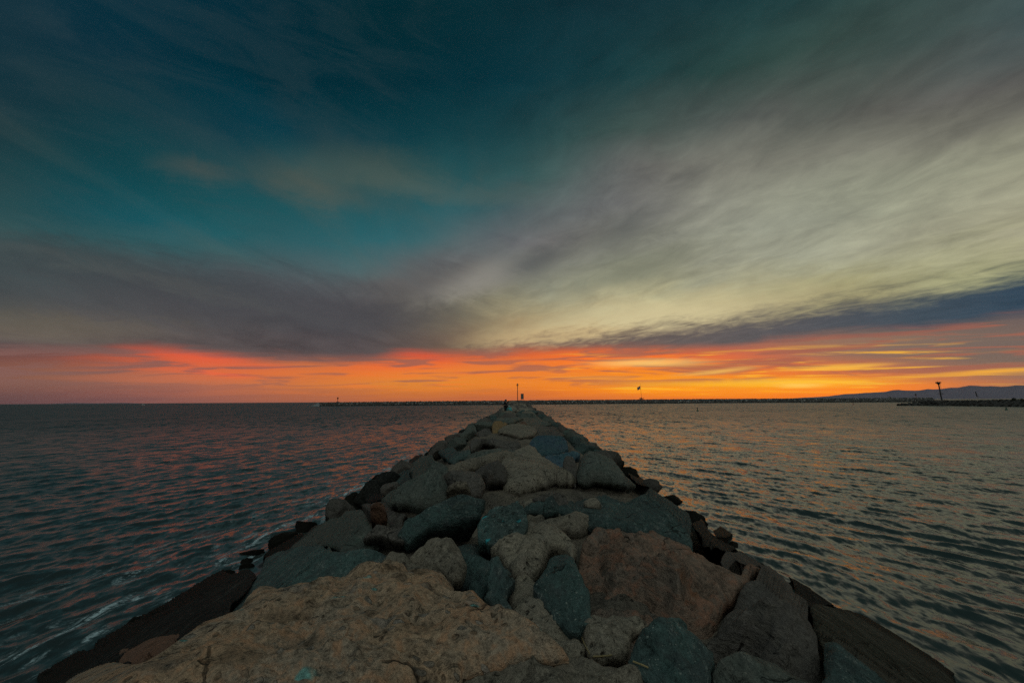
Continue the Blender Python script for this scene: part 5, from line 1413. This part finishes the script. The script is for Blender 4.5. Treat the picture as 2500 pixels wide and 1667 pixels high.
# what the sitter sits on, and the fishing gear
V, F = PROTO[6]
o = link('boulder', np_mesh('boulder', V * np.array([0.26, 0.24, 0.30]), F), MAT['dull'], None, (g1[0] + 0.05, g1[1] - 0.02, g1[2] + 0.02)); tag(o, 'low stone under the person in the teal jacket', 'boulder', 'boulders of the rock jetty')
for (u0, v0, u1, v1, lab) in ((1231.0, 990.5, 1213.5, 985.0, 'thin fishing rod held out over the water by the standing person'), (1222.0, 1006.5, 1212.5, 986.5, 'thin fishing rod propped upright on the rocks left of the person')):
    a, b = px_y(u0, v0, g0[1]), px_y(u1, v1, g0[1] + 0.6)
    t = thing('fishing_rod', tuple(a), lab, 'fishing rod', 'fishing rods'); d = Vector(b - a)
    bm = bmesh.new(); rod(bm, (0, 0, 0), d, 0.014, 0.004, 8); bm_obj('blank', bm, M_STEEL, t)
    bm = bmesh.new(); rod(bm, -d * 0.10, d * 0.12, 0.02, 0.018, 10); bm_obj('grip', bm, M_WOOD, t)
    bm = bmesh.new(); rod(bm, d * 0.14 + Vector((0, -0.04, -0.06)), d * 0.14 + Vector((0, 0.04, -0.06)), 0.035, seg=12); bm_obj('reel', bm, M_GALV, t)
p = ground_at(1239.5, 1004.0)
t = thing('bag', (p[0], p[1] + 0.3, p[2]), 'small pale bag on the rocks between the two people', 'bag')
bm = bmesh.new(); ball(bm, (0, 0, 0.17), 0.2, (1.0, 0.7, 0.9), 3); bm_obj('pouch', bm, plain('tan_canvas', (0.42, 0.36, 0.30), 0.9), t, smooth=True)
bm = bmesh.new()
for k in range(8):
    a0, a1 = k * math.pi / 8, (k + 1) * math.pi / 8; rod(bm, (0.12 * math.cos(a0), 0, 0.32 + 0.12 * math.sin(a0)), (0.12 * math.cos(a1), 0, 0.32 + 0.12 * math.sin(a1)), 0.012, seg=6)
bm_obj('handle', bm, M_BLK, t)

# dry stalks caught between the nearest stones
M_STRAW = plain('dry_straw', (0.26, 0.20, 0.09), 0.8); dg = bpy.context.evaluated_depsgraph_get(); dg.update()
def drop(u, v):
    d = px_dir(np.array([u]), np.array([v]))[0]; ok, loc, *_ = SC.ray_cast(dg, Vector((0, 0, CAM_H)), Vector(d)); return loc + Vector((0, 0, 0.012))
for k, (pts, lab) in enumerate((((1449, 1606.5), (1470, 1606), (1493, 1604)), ) and ((((1448, 1607), (1470, 1606.5), (1494, 1603.5)), 'yellow dry stalk lying beside the pale concrete lump'),
                                (((1546, 1620), (1565, 1627), (1583, 1635)), 'short tan twig at the foot of the dark teal boulder'),
                                (((1420, 1560), (1430, 1582), (1440, 1601)), 'fine pale straw leaning on the grey tan lump'))):
    P = [drop(*q) for q in pts]; bm = bmesh.new()
    for a, b in zip(P, P[1:]): rod(bm, a - P[0], b - P[0], 0.005 if k < 2 else 0.0025, 0.004 if k < 2 else 0.002, 6)
    o = bm_obj('straw', bm, M_STRAW, None, P[0]); tag(o, lab, 'straw', 'dry stalks on the rocks')

# ------------------------------------------------------------------ air
def build_haze():
    bm = bmesh.new(); box(bm, (0, 6250.0, 290.0), (44000.0, 17100.0, 588.0))
    m = bpy.data.materials.new('haze'); m.use_nodes = True; nt = m.node_tree; nt.nodes.clear()
    v = nt.nodes.new('ShaderNodeVolumePrincipled'); v.inputs['Color'].default_value = (0.86, 0.84, 1.0, 1); v.inputs['Density'].default_value = HAZE; v.inputs['Anisotropy'].default_value = 0.2
    o = nt.nodes.new('ShaderNodeOutputMaterial'); nt.links.new(v.outputs[0], o.inputs['Volume'])
    tag(bm_obj('haze', bm, m), 'thin evening haze over the sea', 'haze', kind='stuff')


if HAZE: build_haze()
